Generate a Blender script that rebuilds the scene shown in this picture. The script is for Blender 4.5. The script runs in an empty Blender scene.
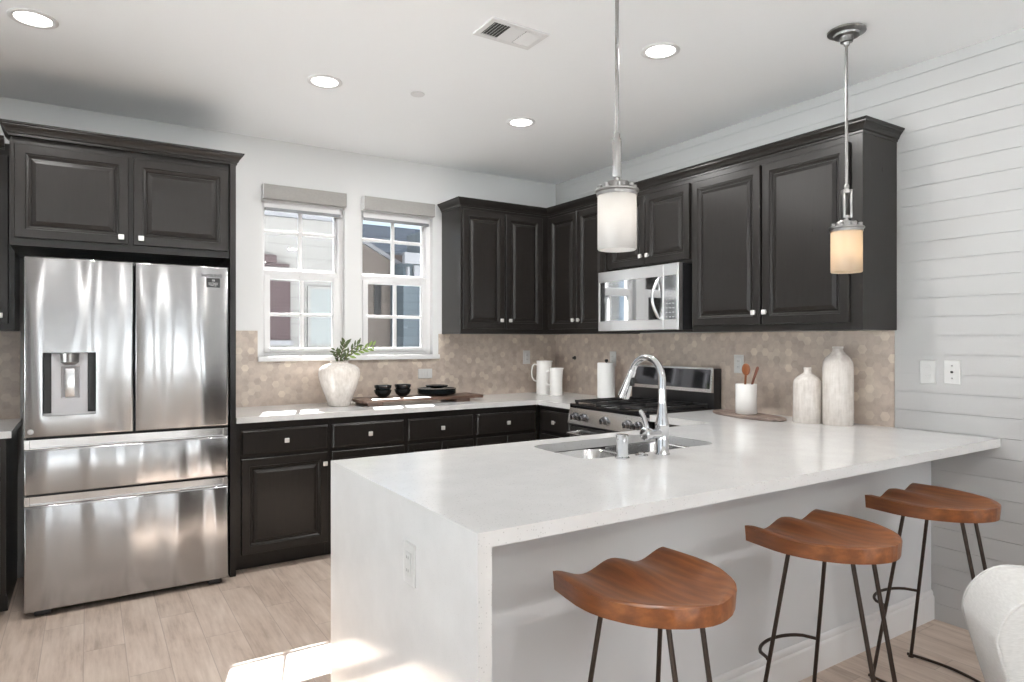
import bpy, bmesh, math, random
from mathutils import Vector, Matrix
random.seed(7)
SC = bpy.context.scene
COL = SC.collection
PI = math.pi

# ------------------------------------------------------------ camera
cam_d = bpy.data.cameras.new('camera')
cam = bpy.data.objects.new('camera', cam_d); COL.objects.link(cam)
cam.location = (-3.4702, -4.6984, 1.3572)
cam.rotation_euler = (PI/2, 0, -math.radians(32.6586))
cam_d.sensor_fit = 'HORIZONTAL'; cam_d.sensor_width = 36.0
cam_d.lens = 660.17/1024*36.0
cam_d.shift_y = -(341-340.64)/1024
cam_d.clip_start = .05; cam_d.clip_end = 300
SC.camera = cam

# ------------------------------------------------------------ sky
W = bpy.data.worlds.new('sky'); SC.world = W; W.use_nodes = True
wn = W.node_tree; wn.nodes.clear()
wo = wn.nodes.new('ShaderNodeOutputWorld'); wb = wn.nodes.new('ShaderNodeBackground')
wt = wn.nodes.new('ShaderNodeTexCoord'); ws = wn.nodes.new('ShaderNodeSeparateXYZ')
wr = wn.nodes.new('ShaderNodeValToRGB')
wn.links.new(wt.outputs['Generated'], ws.inputs[0])
# a bright hazy sky on the street side (-y), clear pale blue over the neighbours (+y)
wm = wn.nodes.new('ShaderNodeMapRange'); wm.inputs[1].default_value = -.6; wm.inputs[2].default_value = .5
wn.links.new(ws.outputs['Y'], wm.inputs[0]); wn.links.new(wm.outputs[0], wr.inputs[0])
wr.color_ramp.elements[0].color = (1.1, 1.17, 1.25, 1); wr.color_ramp.elements[1].color = (.62, .78, .95, 1)
wn.links.new(wr.outputs[0], wb.inputs['Color']); wb.inputs['Strength'].default_value = 1.0
wn.links.new(wb.outputs[0], wo.inputs[0])

# ------------------------------------------------------------ sun through the back windows
sd = bpy.data.lights.new('sun', 'SUN'); so = bpy.data.objects.new('sun', sd); COL.objects.link(so)
so.rotation_euler = Vector((-.305, -1, -.847)).to_track_quat('-Z', 'Y').to_euler()
sd.energy = 52.0; sd.angle = math.radians(.6); sd.color = (1, .985, .965)

# ------------------------------------------------------------ exposure
SC.view_settings.view_transform = 'Standard'; SC.view_settings.look = 'None'
SC.view_settings.exposure = 0.67; SC.view_settings.gamma = 1.0
SC.view_settings.use_curve_mapping = False
PEND = .95        # watts of each pendant bulb
LAMP = 9.5         # watts of each recessed can
try:
    SC.cycles.max_bounces = 10; SC.cycles.diffuse_bounces = 6; SC.cycles.glossy_bounces = 5
    SC.cycles.transparent_max_bounces = 12; SC.cycles.sample_clamp_indirect = 6
    SC.cycles.caustics_reflective = False; SC.cycles.caustics_refractive = False
except Exception: pass

# ============================================================ materials
def lin(c):
    return tuple((x/12.92 if x <= .04045 else ((x+.055)/1.055)**2.4) for x in c) + (1,)
def rgb(r, g, b): return lin((r/255, g/255, b/255))
class NT:
    def __init__(s, name):
        s.m = bpy.data.materials.new(name); s.m.use_nodes = True; s.t = s.m.node_tree
        s.b = s.t.nodes['Principled BSDF']; s.o = s.t.nodes['Material Output']
    def n(s, kind, **k):
        x = s.t.nodes.new('ShaderNode'+kind)
        for a, v in k.items(): setattr(x, a, v)
        return x
    def l(s, a, b): s.t.links.new(a, b)
    def val(s, sock, v):
        if hasattr(v, 'is_output'): s.l(v, sock)
        else: sock.default_value = v
    def math(s, op, a, b=0.0):
        x = s.n('Math', operation=op); s.val(x.inputs[0], a); s.val(x.inputs[1], b); return x.outputs[0]
    def vm(s, op, a, b=(0, 0, 0)):
        x = s.n('VectorMath', operation=op); s.val(x.inputs[0], a); s.val(x.inputs[1], b)
        return x.outputs['Value'] if op in ('DOT_PRODUCT', 'LENGTH') else x.outputs[0]
    def mix(s, f, a, b, mode='MIX'):
        x = s.n('Mix', data_type='RGBA', blend_type=mode); s.val(x.inputs[0], f); s.val(x.inputs[6], a); s.val(x.inputs[7], b); return x.outputs[2]
    def ramp(s, f, stops):
        x = s.n('ValToRGB'); s.l(f, x.inputs[0]); e = x.color_ramp.elements
        e[0].position, e[0].color = stops[0]; e[1].position, e[1].color = stops[-1]
        for p, c in stops[1:-1]:
            q = e.new(p); q.color = c
        return x.outputs[0]
    def coord(s, scale=(1, 1, 1), rot=(0, 0, 0), loc=(0, 0, 0)):
        c = s.n('TexCoord'); m = s.n('Mapping'); s.l(c.outputs['Object'], m.inputs[0])
        m.inputs['Scale'].default_value = scale; m.inputs['Rotation'].default_value = rot; m.inputs['Location'].default_value = loc
        return m.outputs[0]
    def noise(s, vec, scale, detail=4, rough=.5):
        x = s.n('TexNoise'); s.l(vec, x.inputs['Vector']); x.inputs['Scale'].default_value = scale
        x.inputs['Detail'].default_value = detail; x.inputs['Roughness'].default_value = rough; return x.outputs['Fac']
    def bump(s, h, strength=.3, dist=.002):
        x = s.n('Bump'); x.inputs['Strength'].default_value = strength; x.inputs['Distance'].default_value = dist
        s.l(h, x.inputs['Height']); s.l(x.outputs[0], s.b.inputs['Normal']); return x
def pm(name, col, rough=.5, metal=0.0, coat=0.0, spec=.5, emit=None, es=0.0):
    n = NT(name); b = n.b
    b.inputs['Base Color'].default_value = col; b.inputs['Roughness'].default_value = rough
    b.inputs['Metallic'].default_value = metal; b.inputs['Coat Weight'].default_value = coat
    b.inputs['Specular IOR Level'].default_value = spec
    if emit: b.inputs['Emission Color'].default_value = emit; b.inputs['Emission Strength'].default_value = es
    v = n.noise(n.coord(), 6.0, 3); r = n.n('MapRange'); n.l(v, r.inputs[0])
    r.inputs[3].default_value = max(0, rough-.03); r.inputs[4].default_value = rough+.04
    n.l(r.outputs[0], b.inputs['Roughness'])
    return n.m
M = {}
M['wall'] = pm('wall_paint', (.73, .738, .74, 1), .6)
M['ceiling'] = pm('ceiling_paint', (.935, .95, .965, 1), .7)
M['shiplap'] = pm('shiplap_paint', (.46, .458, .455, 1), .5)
M['white'] = pm('white_trim_paint', (.74, .74, .745, 1), .35)
M['apron'] = pm('apron_paint', (.69, .712, .735, 1), .3)
M['plastic'] = pm('white_plastic', (.60, .60, .59, 1), .3)
M['slot'] = pm('dark_slot', (.03, .03, .03, 1), .6)
M['black'] = pm('black_plastic', (.012, .012, .013, 1), .35)
M['bgloss'] = pm('black_gloss_enamel', (.008, .008, .009, 1), .12)
M['iron'] = pm('cast_iron', (.015, .015, .016, 1), .5)
M['chrome'] = pm('chrome', (.66, .665, .675, 1), .07, 1)
M['knob_steel'] = pm('dark_knob_steel', (.22, .22, .23, 1), .25, 1)
M['disp'] = pm('satin_grey_plastic', (.46, .46, .48, 1), .4)
M['nickel'] = pm('brushed_nickel', (.32, .315, .31, 1), .28, 1)
M['satin'] = pm('satin_knob_metal', (.80, .79, .77, 1), .35, .6)
M['steel_flat'] = pm('plain_steel', (.72, .72, .72, 1), .22, 1)
M['bronze'] = pm('dark_bronze_rod', (.055, .040, .032, 1), .42, .7)
M['fridge_side'] = pm('fridge_side_grey', (.08, .08, .082, 1), .4)
M['ceramic'] = pm('white_glazed_ceramic', (.76, .75, .73, 1), .22)
M['ceramic_bright'] = pm('bright_white_ceramic', (.84, .83, .81, 1), .25)
M['bowl'] = pm('dark_glazed_stoneware', (.012, .016, .018, 1), .12)
M['paper'] = pm('paper_towel', (.85, .85, .84, 1), .9)
M['spoonwood'] = pm('warm_utensil_wood', rgb(128, 72, 36), .5)
M['spoondark'] = pm('dark_utensil_wood', rgb(98, 52, 34), .5)
M['leaf'] = pm('leaf_green', rgb(84, 98, 62), .5)
M['leaf2'] = pm('young_leaf_green', rgb(120, 144, 70), .5)
M['stem'] = pm('twig_brown', rgb(92, 84, 58), .7)
M['sticker'] = pm('black_sticker', (.015, .015, .016, 1), .3)
M['letter'] = pm('grey_lettering', (.10, .10, .11, 1), .4)
M['letter_white'] = pm('white_lettering', (.7, .7, .7, 1), .5)
M['orange'] = pm('orange_indicator', (.8, .25, .08, 1), .4)
M['blind'] = None

def mat_cabinet():
    n = NT('espresso_cabinet_paint'); v = n.coord((14, 14, 1.2))
    g = n.noise(v, 5, 5, .6); g2 = n.noise(n.coord(), 1.4, 2)
    c = n.ramp(g, [(.25, (.0115, .0098, .0088, 1)), (.8, (.0175, .0152, .0137, 1))])
    n.l(c, n.b.inputs['Base Color']); n.b.inputs['Specular IOR Level'].default_value = .38
    r = n.n('MapRange'); n.l(g, r.inputs[0]); r.inputs[3].default_value = .25; r.inputs[4].default_value = .34
    n.l(r.outputs[0], n.b.inputs['Roughness']); n.bump(g, .08, .001); return n.m
M['cab'] = mat_cabinet()

ANIS = 0.25
def mat_steel(name, wav=.5, rough=.2, col=(.46, .46, .465, 1)):
    n = NT(name); n.b.inputs['Metallic'].default_value = 1; n.b.inputs['Base Color'].default_value = col
    fine = n.noise(n.coord((90, 90, 3)), 2.0, 2)
    r = n.n('MapRange'); n.l(fine, r.inputs[0]); r.inputs[3].default_value = rough-.01; r.inputs[4].default_value = rough+.01
    n.l(r.outputs[0], n.b.inputs['Roughness'])
    if wav:
        w = n.noise(n.coord((2.6, 2.6, .34)), 2.2, .6, .3)
        n.bump(w, wav, .05)
        tg = n.n('Tangent', direction_type='RADIAL', axis='Z'); n.l(tg.outputs[0], n.b.inputs['Tangent'])
        n.b.inputs['Anisotropic'].default_value = .62; n.b.inputs['Anisotropic Rotation'].default_value = ANIS
    return n.m
M['steel'] = mat_steel('brushed_stainless_door', .8, .20, (.43, .43, .435, 1))
M['steel_s'] = mat_steel('brushed_stainless', 0, .2, (.60, .60, .60, 1))
M['steel_mw'] = mat_steel('bright_stainless', 0, .3, (.90, .90, .90, 1))

def mat_quartz():
    n = NT('speckled_white_quartz'); c = n.coord()
    v = n.n('TexVoronoi'); n.l(c, v.inputs['Vector']); v.inputs['Scale'].default_value = 150
    rnd = n.n('SeparateXYZ'); n.l(v.outputs['Color'], rnd.inputs[0])
    near = n.math('LESS_THAN', v.outputs['Distance'], .26)
    dark = n.math('MULTIPLY', near, n.math('GREATER_THAN', rnd.outputs[0], .80))
    v2 = n.n('TexVoronoi'); n.l(c, v2.inputs['Vector']); v2.inputs['Scale'].default_value = 330
    r2 = n.n('SeparateXYZ'); n.l(v2.outputs['Color'], r2.inputs[0])
    fine = n.math('MULTIPLY', n.math('LESS_THAN', v2.outputs['Distance'], .3), n.math('GREATER_THAN', r2.outputs[1], .8))
    base = n.ramp(n.noise(c, 9, 4), [(.3, (.63, .632, .63, 1)), (.75, (.68, .682, .68, 1))])
    a = n.mix(n.math('MULTIPLY', fine, .45), base, (.50, .50, .49, 1))
    a = n.mix(n.math('MULTIPLY', dark, .6), a, (.38, .38, .38, 1))
    n.l(a, n.b.inputs['Base Color']); n.b.inputs['Roughness'].default_value = .13
    return n.m
M['quartz'] = mat_quartz()

def mat_floor():
    n = NT('pale_wood_look_plank'); PW, PL = .1555, .92
    c = n.n('TexCoord'); s = n.n('SeparateXYZ'); n.l(c.outputs['Object'], s.inputs[0])
    px = n.math('DIVIDE', n.math('ADD', s.outputs[0], 3.645), PW)
    col = n.math('FLOOR', px)
    off = n.math('FRACT', n.math('MULTIPLY', col, .3819))
    py = n.math('ADD', n.math('DIVIDE', s.outputs[1], PL), off); row = n.math('FLOOR', py)
    fx = n.math('FRACT', px); fy = n.math('FRACT', py)
    ex = n.math('LESS_THAN', n.math('MINIMUM', fx, n.math('SUBTRACT', 1.0, fx)), .012)
    ey = n.math('LESS_THAN', n.math('MINIMUM', fy, n.math('SUBTRACT', 1.0, fy)), .0022)
    seam = n.math('MAXIMUM', ex, ey)
    cell = n.n('CombineXYZ'); n.l(col, cell.inputs[0]); n.l(row, cell.inputs[1])
    wn_ = n.n('TexWhiteNoise'); n.l(cell.outputs[0], wn_.inputs['Vector'])
    ofs = n.vm('SCALE', wn_.outputs['Color']); ofs.node.inputs['Scale'].default_value = 7.0
    p = n.vm('ADD', c.outputs['Object'], ofs)
    m1 = n.n('Mapping'); n.l(p, m1.inputs[0]); m1.inputs['Scale'].default_value = (13, 1.1, 1)
    m2 = n.n('Mapping'); n.l(p, m2.inputs[0]); m2.inputs['Scale'].default_value = (3, .9, 1)
    g = n.noise(m1.outputs[0], 3.2, 6, .62); b = n.noise(m2.outputs[0], 2.6, 5, .6)
    f = n.math('ADD', n.math('MULTIPLY', g, .5), n.math('MULTIPLY', b, .5))
    col1 = n.ramp(f, [(.33, rgb(156, 138, 124)), (.48, rgb(190, 172, 158)), (.66, rgb(210, 195, 182))])
    col2 = n.mix(n.math('MULTIPLY', wn_.outputs['Value'], .22), col1, rgb(168, 150, 136))
    col3 = n.mix(n.math('MULTIPLY', seam, .34), col2, rgb(105, 92, 82))
    n.l(col3, n.b.inputs['Base Color']); n.b.inputs['Roughness'].default_value = .42
    n.bump(n.math('SUBTRACT', n.math('MULTIPLY', g, .15), seam), .25, .002)
    return n.m
M['floor'] = mat_floor()

def mat_hex(axis):
    n = NT('taupe_hexagon_tile_'+axis); S = 1/.046
    c = n.n('TexCoord'); s = n.n('SeparateXYZ'); n.l(c.outputs['Object'], s.inputs[0])
    q = n.n('CombineXYZ'); n.l(s.outputs[0 if axis == 'x' else 1], q.inputs[1]); n.l(s.outputs[2], q.inputs[0])
    p = n.vm('SCALE', q.outputs[0]); p.node.inputs['Scale'].default_value = S
    p = n.vm('ADD', p, (400, 692.8203, 0))
    r = (1, 1.7320508, 1); h = (.5, .8660254, 0)
    a = n.vm('SUBTRACT', n.vm('MODULO', p, r), h)
    b = n.vm('SUBTRACT', n.vm('MODULO', n.vm('SUBTRACT', p, h), r), h)
    f = n.math('LESS_THAN', n.vm('DOT_PRODUCT', a, a), n.vm('DOT_PRODUCT', b, b))
    mx = n.n('Mix', data_type='VECTOR'); n.l(f, mx.inputs[0]); n.l(b, mx.inputs[4]); n.l(a, mx.inputs[5]); gv = mx.outputs[1]
    idv = n.vm('SUBTRACT', p, gv)
    idr = n.vm('SNAP', n.vm('ADD', idv, (.05, .05, 0)), (.1, .1, 1))
    ab = n.vm('ABSOLUTE', gv); ax = n.n('SeparateXYZ'); n.l(ab, ax.inputs[0])
    hd = n.math('MAXIMUM', n.vm('DOT_PRODUCT', ab, (.5, .8660254, 0)), ax.outputs[0])
    edge = n.math('GREATER_THAN', hd, .468)
    w = n.n('TexWhiteNoise', noise_dimensions='3D'); n.l(idr, w.inputs['Vector'])
    cl = n.ramp(w.outputs['Value'], [(0, rgb(169, 154, 143)), (.35, rgb(177, 162, 150)), (.7, rgb(188, 173, 160)), (.86, rgb(194, 181, 167)), (1.0, rgb(219, 207, 190))])
    mott = n.noise(c.outputs['Object'], 14, 5, .6)
    cl = n.mix(.35, cl, n.ramp(mott, [(.3, rgb(149, 134, 126)), (.7, rgb(214, 201, 188))]))
    cl = n.mix(n.math('MULTIPLY', edge, .45), cl, rgb(184, 171, 160))
    n.l(cl, n.b.inputs['Base Color']); n.b.inputs['Roughness'].default_value = .28
    n.bump(n.math('SUBTRACT', 1.0, edge), .2, .0008)
    return n.m
M['hex_x'] = mat_hex('x'); M['hex_y'] = mat_hex('y')

def mat_wood(name, c1, c2, c3, scale=(9, 1.2, 9), rough=.3, coat=.3):
    n = NT(name); v = n.coord(scale)
    w = n.n('TexWave'); n.l(v, w.inputs['Vector']); w.inputs['Scale'].default_value = .8; w.inputs['Distortion'].default_value = 5
    w.inputs['Detail'].default_value = 3; w.inputs['Detail Scale'].default_value = 1.6
    g = n.noise(v, 4, 6, .6)
    f = n.math('ADD', n.math('MULTIPLY', w.outputs['Fac'], .14), n.math('MULTIPLY', g, .86))
    n.l(n.ramp(f, [(.25, c1), (.5, c2), (.78, c3)]), n.b.inputs['Base Color'])
    n.b.inputs['Roughness'].default_value = rough; n.b.inputs['Coat Weight'].default_value = coat
    n.b.inputs['Coat Roughness'].default_value = .25
    n.bump(g, .06, .001); return n.m
M['seatwood'] = mat_wood('honey_seat_wood', rgb(92, 48, 22), rgb(120, 68, 32), rgb(152, 94, 48), (10, 1.6, 10), .34, .15)
M['traywood'] = mat_wood('walnut_board', rgb(66, 48, 40), rgb(90, 68, 57), rgb(116, 92, 78), (1.2, 9, 9), .4, .1)
M['boardwood'] = mat_wood('grey_brown_board', rgb(92, 78, 70), rgb(122, 106, 98), rgb(150, 134, 122), (9, 1.2, 9), .55, 0)

def mat_fabric(name, col, sc=900, bs=.35):
    n = NT(name); c = n.coord(); x = n.n('TexWave'); n.l(c, x.inputs['Vector']); x.inputs['Scale'].default_value = sc/6
    x.inputs['Distortion'].default_value = 2
    g = n.noise(c, sc, 3); g2 = n.noise(n.coord((1, 1, 6)), 60, 4)
    n.l(n.mix(.35, col, n.ramp(g2, [(.3, tuple(k*.72 for k in col[:3])+(1,)), (.7, tuple(min(1, k*1.15) for k in col[:3])+(1,))])), n.b.inputs['Base Color'])
    n.b.inputs['Roughness'].default_value = .92; n.b.inputs['Sheen Weight'].default_value = .2
    n.bump(g, bs, .0012); return n.m
M['fabric'] = mat_fabric('off_white_bouclé'.replace('é', 'e'), (.60, .595, .58, 1))
M['blind'] = mat_fabric('grey_blind_fabric', rgb(160, 158, 155), 500)
M['hem'] = pm('grey_hem_bar', rgb(128, 130, 134), .4)

def mat_vase():
    n = NT('speckled_glaze'); c = n.coord()
    g = n.noise(c, 26, 6, .7); g2 = n.noise(n.coord((8, 8, 1)), 10, 3)
    n.l(n.ramp(n.math('ADD', n.math('MULTIPLY', g, .5), n.math('MULTIPLY', g2, .5)), [(.3, rgb(188, 180, 172)), (.6, rgb(214, 208, 202))]), n.b.inputs['Base Color'])
    n.b.inputs['Roughness'].default_value = .2; n.bump(g, .12, .002); return n.m
M['glaze'] = mat_vase()

def mat_glass(name, tint=(.965, .97, .97, 1), refl=1.0):
    n = NT(name); n.t.nodes.remove(n.b)
    t = n.n('BsdfTransparent'); t.inputs[0].default_value = tint
    g = n.n('BsdfGlossy'); g.inputs['Roughness'].default_value = .01
    f = n.n('Fresnel'); f.inputs[0].default_value = 1.45
    m = n.n('MixShader'); n.l(n.math('MULTIPLY', f.outputs[0], refl), m.inputs[0]); n.l(t.outputs[0], m.inputs[1]); n.l(g.outputs[0], m.inputs[2])
    n.l(m.outputs[0], n.o.inputs[0]); return n.m
M['glass'] = mat_glass('window_glass')

def mat_shade(name, col):
    n = NT(name); n.t.nodes.remove(n.b)
    t = n.n('BsdfTranslucent'); t.inputs[0].default_value = col
    d = n.n('BsdfDiffuse'); d.inputs[0].default_value = col
    m = n.n('MixShader'); m.inputs[0].default_value = .35; n.l(t.outputs[0], m.inputs[1]); n.l(d.outputs[0], m.inputs[2])
    g = n.n('BsdfGlossy'); g.inputs['Roughness'].default_value = .45
    m2 = n.n('MixShader'); m2.inputs[0].default_value = .06; n.l(m.outputs[0], m2.inputs[1]); n.l(g.outputs[0], m2.inputs[2])
    n.l(m2.outputs[0], n.o.inputs[0]); return n.m
M['shade'] = mat_shade('frosted_white_glass', (.64, .635, .63, 1)); M['shade_warm'] = mat_shade('frosted_cream_glass', (.64, .55, .44, 1))
def mat_emit(name, col, s):
    n = NT(name); n.b.inputs['Base Color'].default_value = (.8, .8, .8, 1)
    n.b.inputs['Emission Color'].default_value = col; n.b.inputs['Emission Strength'].default_value = s
    return n.m
M['lens'] = mat_emit('lit_downlight_lens', (1, .97, .92, 1), 6.0)
M['bulb'] = mat_emit('lit_bulb', (1, .90, .74, 1), 5.0)

def mat_siding(name, c, pitch=.14):
    n = NT(name); t = n.n('TexCoord'); s = n.n('SeparateXYZ'); n.l(t.outputs['Object'], s.inputs[0])
    f = n.math('FRACT', n.math('DIVIDE', n.math('ADD', s.outputs[2], 10), pitch))
    e = n.math('LESS_THAN', f, .10)
    g = n.noise(t.outputs['Object'], 3, 4)
    base = n.mix(.2, c, n.ramp(g, [(.3, tuple(k*.8 for k in c[:3])+(1,)), (.7, c)]))
    n.l(n.mix(n.math('MULTIPLY', e, .4), base, tuple(k*.5 for k in c[:3])+(1,)), n.b.inputs['Base Color'])
    n.b.inputs['Roughness'].default_value = .8; n.bump(f, .4, .02); return n.m
M['side_grey'] = mat_siding('pale_grey_siding', rgb(108, 106, 104), .2)
M['side_taupe'] = mat_siding('taupe_stucco', rgb(86, 78, 73), 5)
M['side_blue'] = mat_siding('blue_grey_siding', rgb(60, 68, 74))
M['roof_brown'] = mat_siding('brown_roof_shingle', rgb(58, 47, 44), .25)
M['roof_slate'] = mat_siding('slate_roof_shingle', rgb(74, 80, 90), .3)
M['shutter'] = mat_siding('maroon_shutter', rgb(52, 38, 40), .05)
M['bounce_ground'] = pm('pale_bounce_ground', (.73, .765, .775, 1), .9)  # pale tone chosen so the outside ground reflects sunlight indoors
M['extwhite'] = pm('exterior_white_trim', (.13, .13, .14, 1), .6)

# ============================================================ mesh helpers
def B(): return bmesh.new()
def box(bm, x0, x1, y0, y1, z0, z1, bev=0.0, seg=2):
    if x0 > x1: x0, x1 = x1, x0
    if y0 > y1: y0, y1 = y1, y0
    if z0 > z1: z0, z1 = z1, z0
    v = [bm.verts.new(p) for p in ((x0, y0, z0), (x1, y0, z0), (x1, y1, z0), (x0, y1, z0), (x0, y0, z1), (x1, y0, z1), (x1, y1, z1), (x0, y1, z1))]
    fs = [bm.faces.new([v[i] for i in f]) for f in ((3, 2, 1, 0), (4, 5, 6, 7), (0, 1, 5, 4), (1, 2, 6, 5), (2, 3, 7, 6), (3, 0, 4, 7))]
    if bev > 0:
        es = list({e for f in fs for e in f.edges})
        bmesh.ops.bevel(bm, geom=es, offset=bev, segments=seg, profile=.6, affect='EDGES')
    return bm
def loops(bm, L, cap0=False, cap1=True):
    """bridge rectangle loops (x0,x1,z0,z1,y) one after the other"""
    prev = None
    for (x0, x1, z0, z1, y) in L:
        r = [bm.verts.new(p) for p in ((x0, y, z0), (x1, y, z0), (x1, y, z1), (x0, y, z1))]
        if prev:
            for i in range(4): bm.faces.new((prev[i], prev[(i+1) % 4], r[(i+1) % 4], r[i]))
        elif cap0: bm.faces.new(r[::-1])
        prev = r
    if cap1: bm.faces.new(prev)
    return bm
def inset(x0, x1, z0, z1, prof):
    return [(x0+i, x1-i, z0+i, z1-i, y) for i, y in prof]
def tube(bm, pts, r, seg=12, cap=True, closed=False):
    pts = [Vector(p) for p in pts]; n = len(pts)
    R = r if isinstance(r, (list, tuple)) else [r]*n
    tang = []
    for i in range(n):
        a = pts[i-1] if (i > 0 or closed) else pts[i]; b = pts[(i+1) % n] if (i < n-1 or closed) else pts[i]
        tang.append((b-a).normalized())
    up = Vector((0, 0, 1)) if abs(tang[0].z) < .9 else Vector((1, 0, 0))
    u = tang[0].cross(up).normalized(); rings = []
    for i in range(n):
        t = tang[i]; u = (u - t*u.dot(t)).normalized(); w = t.cross(u)
        rings.append([bm.verts.new(pts[i]+(u*math.cos(2*PI*k/seg)+w*math.sin(2*PI*k/seg))*R[i]) for k in range(seg)])
    m = n if closed else n-1
    for i in range(m):
        a, b = rings[i], rings[(i+1) % n]
        for k in range(seg): bm.faces.new((a[k], a[(k+1) % seg], b[(k+1) % seg], b[k]))
    if cap and not closed:
        bm.faces.new(rings[0][::-1]); bm.faces.new(rings[-1])
    return bm
def lathe(bm, prof, seg=40, c=(0, 0, 0), sx=1.0, sy=1.0, cap0=True, cap1=True):
    rings = []
    for r, z in prof:
        if r < 1e-5: rings.append([bm.verts.new((c[0], c[1], c[2]+z))])
        else: rings.append([bm.verts.new((c[0]+r*sx*math.cos(2*PI*k/seg), c[1]+r*sy*math.sin(2*PI*k/seg), c[2]+z)) for k in range(seg)])
    for a, b in zip(rings, rings[1:]):
        if len(a) == 1 and len(b) == 1: continue
        for k in range(seg):
            k2 = (k+1) % seg
            if len(a) == 1: bm.faces.new((a[0], b[k2], b[k]))
            elif len(b) == 1: bm.faces.new((a[k], a[k2], b[0]))
            else: bm.faces.new((a[k], a[k2], b[k2], b[k]))
    if cap0 and len(rings[0]) > 1: bm.faces.new(rings[0][::-1])
    if cap1 and len(rings[-1]) > 1: bm.faces.new(rings[-1])
    return bm
def cyl(bm, a, b, r, seg=20): return tube(bm, [a, b], r, seg)
def obj(name, bm, m, parent=None, loc=None, rotz=0, smooth=True, ang=35):
    bmesh.ops.recalc_face_normals(bm, faces=bm.faces)
    me = bpy.data.meshes.new(name); bm.to_mesh(me); bm.free()
    me.materials.append(M[m] if isinstance(m, str) else m)
    if smooth:
        me.polygons.foreach_set('use_smooth', [True]*len(me.polygons)); me.set_sharp_from_angle(angle=math.radians(ang))
    o = bpy.data.objects.new(name, me); COL.objects.link(o)
    if parent: o.parent = parent
    if loc: o.location = loc
    if rotz: o.rotation_euler = (0, 0, rotz)
    return o
def tag(o, label, cat, group=None):
    o['label'] = label; o['category'] = cat
    if group: o['group'] = group
    return o
def thing(name, label, cat, loc=(0, 0, 0), rotz=0, group=None):
    o = bpy.data.objects.new(name, None); COL.objects.link(o); o.empty_display_size = .05
    o.location = loc; o.rotation_euler = (0, 0, rotz); return tag(o, label, cat, group)
def struct(name, bm, m, parent=None, **k):
    o = obj(name, bm, m, parent, **k)
    if not parent: o['kind'] = 'structure'
    return o
def dup(root, loc, rotz=0, label=None, group=None):
    r = root.copy(); COL.objects.link(r); r.location = loc; r.rotation_euler = (0, 0, rotz)
    if label: r['label'] = label
    if group: r['group'] = group
    for ch in list(root.children):
        c = ch.copy(); COL.objects.link(c); c.parent = r
        for g in ch.children:
            d = g.copy(); COL.objects.link(d); d.parent = c
    return r
def text(name, s, size, m, parent, loc, rot, ext=.0006):
    cu = bpy.data.curves.new(name, 'FONT'); cu.body = s; cu.size = size; cu.extrude = ext; cu.align_x = 'CENTER'; cu.align_y = 'CENTER'
    t = bpy.data.objects.new(name, cu); COL.objects.link(t)
    dg = bpy.context.evaluated_depsgraph_get(); me = bpy.data.meshes.new_from_object(t.evaluated_get(dg))
    bpy.data.objects.remove(t); me.materials.clear(); me.materials.append(M[m])
    o = bpy.data.objects.new(name, me); COL.objects.link(o); o.parent = parent; o.location = loc; o.rotation_euler = rot
    return o

# ============================================================ room shell
XL, YB, ZC = -5.2, -9.0, 2.736
WINS = [(-2.483, -1.902), (-1.779, -1.198)]; WZ0, WZ1 = 1.25, 2.315
def wall_with_holes(axis, a0, a1, z0, z1, t0, t1, holes):
    """wall along x ('x', thickness in y t0..t1) or along y; holes (h0,h1,hz0,hz1) sorted"""
    bm = B()
    def bx(p, q, z, Z):
        if axis == 'x': box(bm, p, q, t0, t1, z, Z)
        else: box(bm, t0, t1, p, q, z, Z)
    cur = a0
    for h0, h1, hz0, hz1 in holes:
        bx(cur, h0, z0, z1); bx(h0, h1, z0, hz0); bx(h0, h1, hz1, z1); cur = h1
    bx(cur, a1, z0, z1); return bm
struct('wall_back', wall_with_holes('x', XL-.16, .16, -.1, ZC+.02, 0, .16, [(a, b, WZ0, WZ1) for a, b in WINS]), 'wall', smooth=False)
REAR = [(-4.6, -3.6, .12, 2.4), (-3.0, -2.0, .12, 2.4), (-1.4, -.4, .12, 2.4)]  # unseen rear and left openings, invented for the daylight they admit
LEFT = [(-8.4, -7.0, .25, 2.3), (-6.7, -5.3, .25, 2.3), (-4.9, -3.4, .06, 2.4), (-2.9, -1.3, .06, 2.4)]
struct('wall_front', wall_with_holes('x', XL-.16, .16, -.1, ZC+.02, YB-.16, YB, REAR), 'wall', smooth=False)
struct('wall_left', wall_with_holes('y', YB, 0, -.1, ZC+.02, XL-.16, XL, LEFT), 'wall', smooth=False)
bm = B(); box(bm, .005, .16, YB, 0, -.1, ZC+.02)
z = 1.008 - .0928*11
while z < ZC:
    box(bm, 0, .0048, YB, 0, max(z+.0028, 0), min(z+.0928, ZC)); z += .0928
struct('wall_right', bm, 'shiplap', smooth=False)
bm = B(); box(bm, XL-.16, .16, YB-.16, .16, -.12, 0); struct('floor', bm, 'floor', smooth=False)
bm = B(); box(bm, XL-.16, .16, YB-.16, .16, ZC, ZC+.15); struct('ceiling', bm, 'ceiling', smooth=False)

def baseboard(bm, x0, x1, y0, y1):  # simple two-step board along an axis box
    box(bm, x0, x1, y0, y1, 0, .115)

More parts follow.
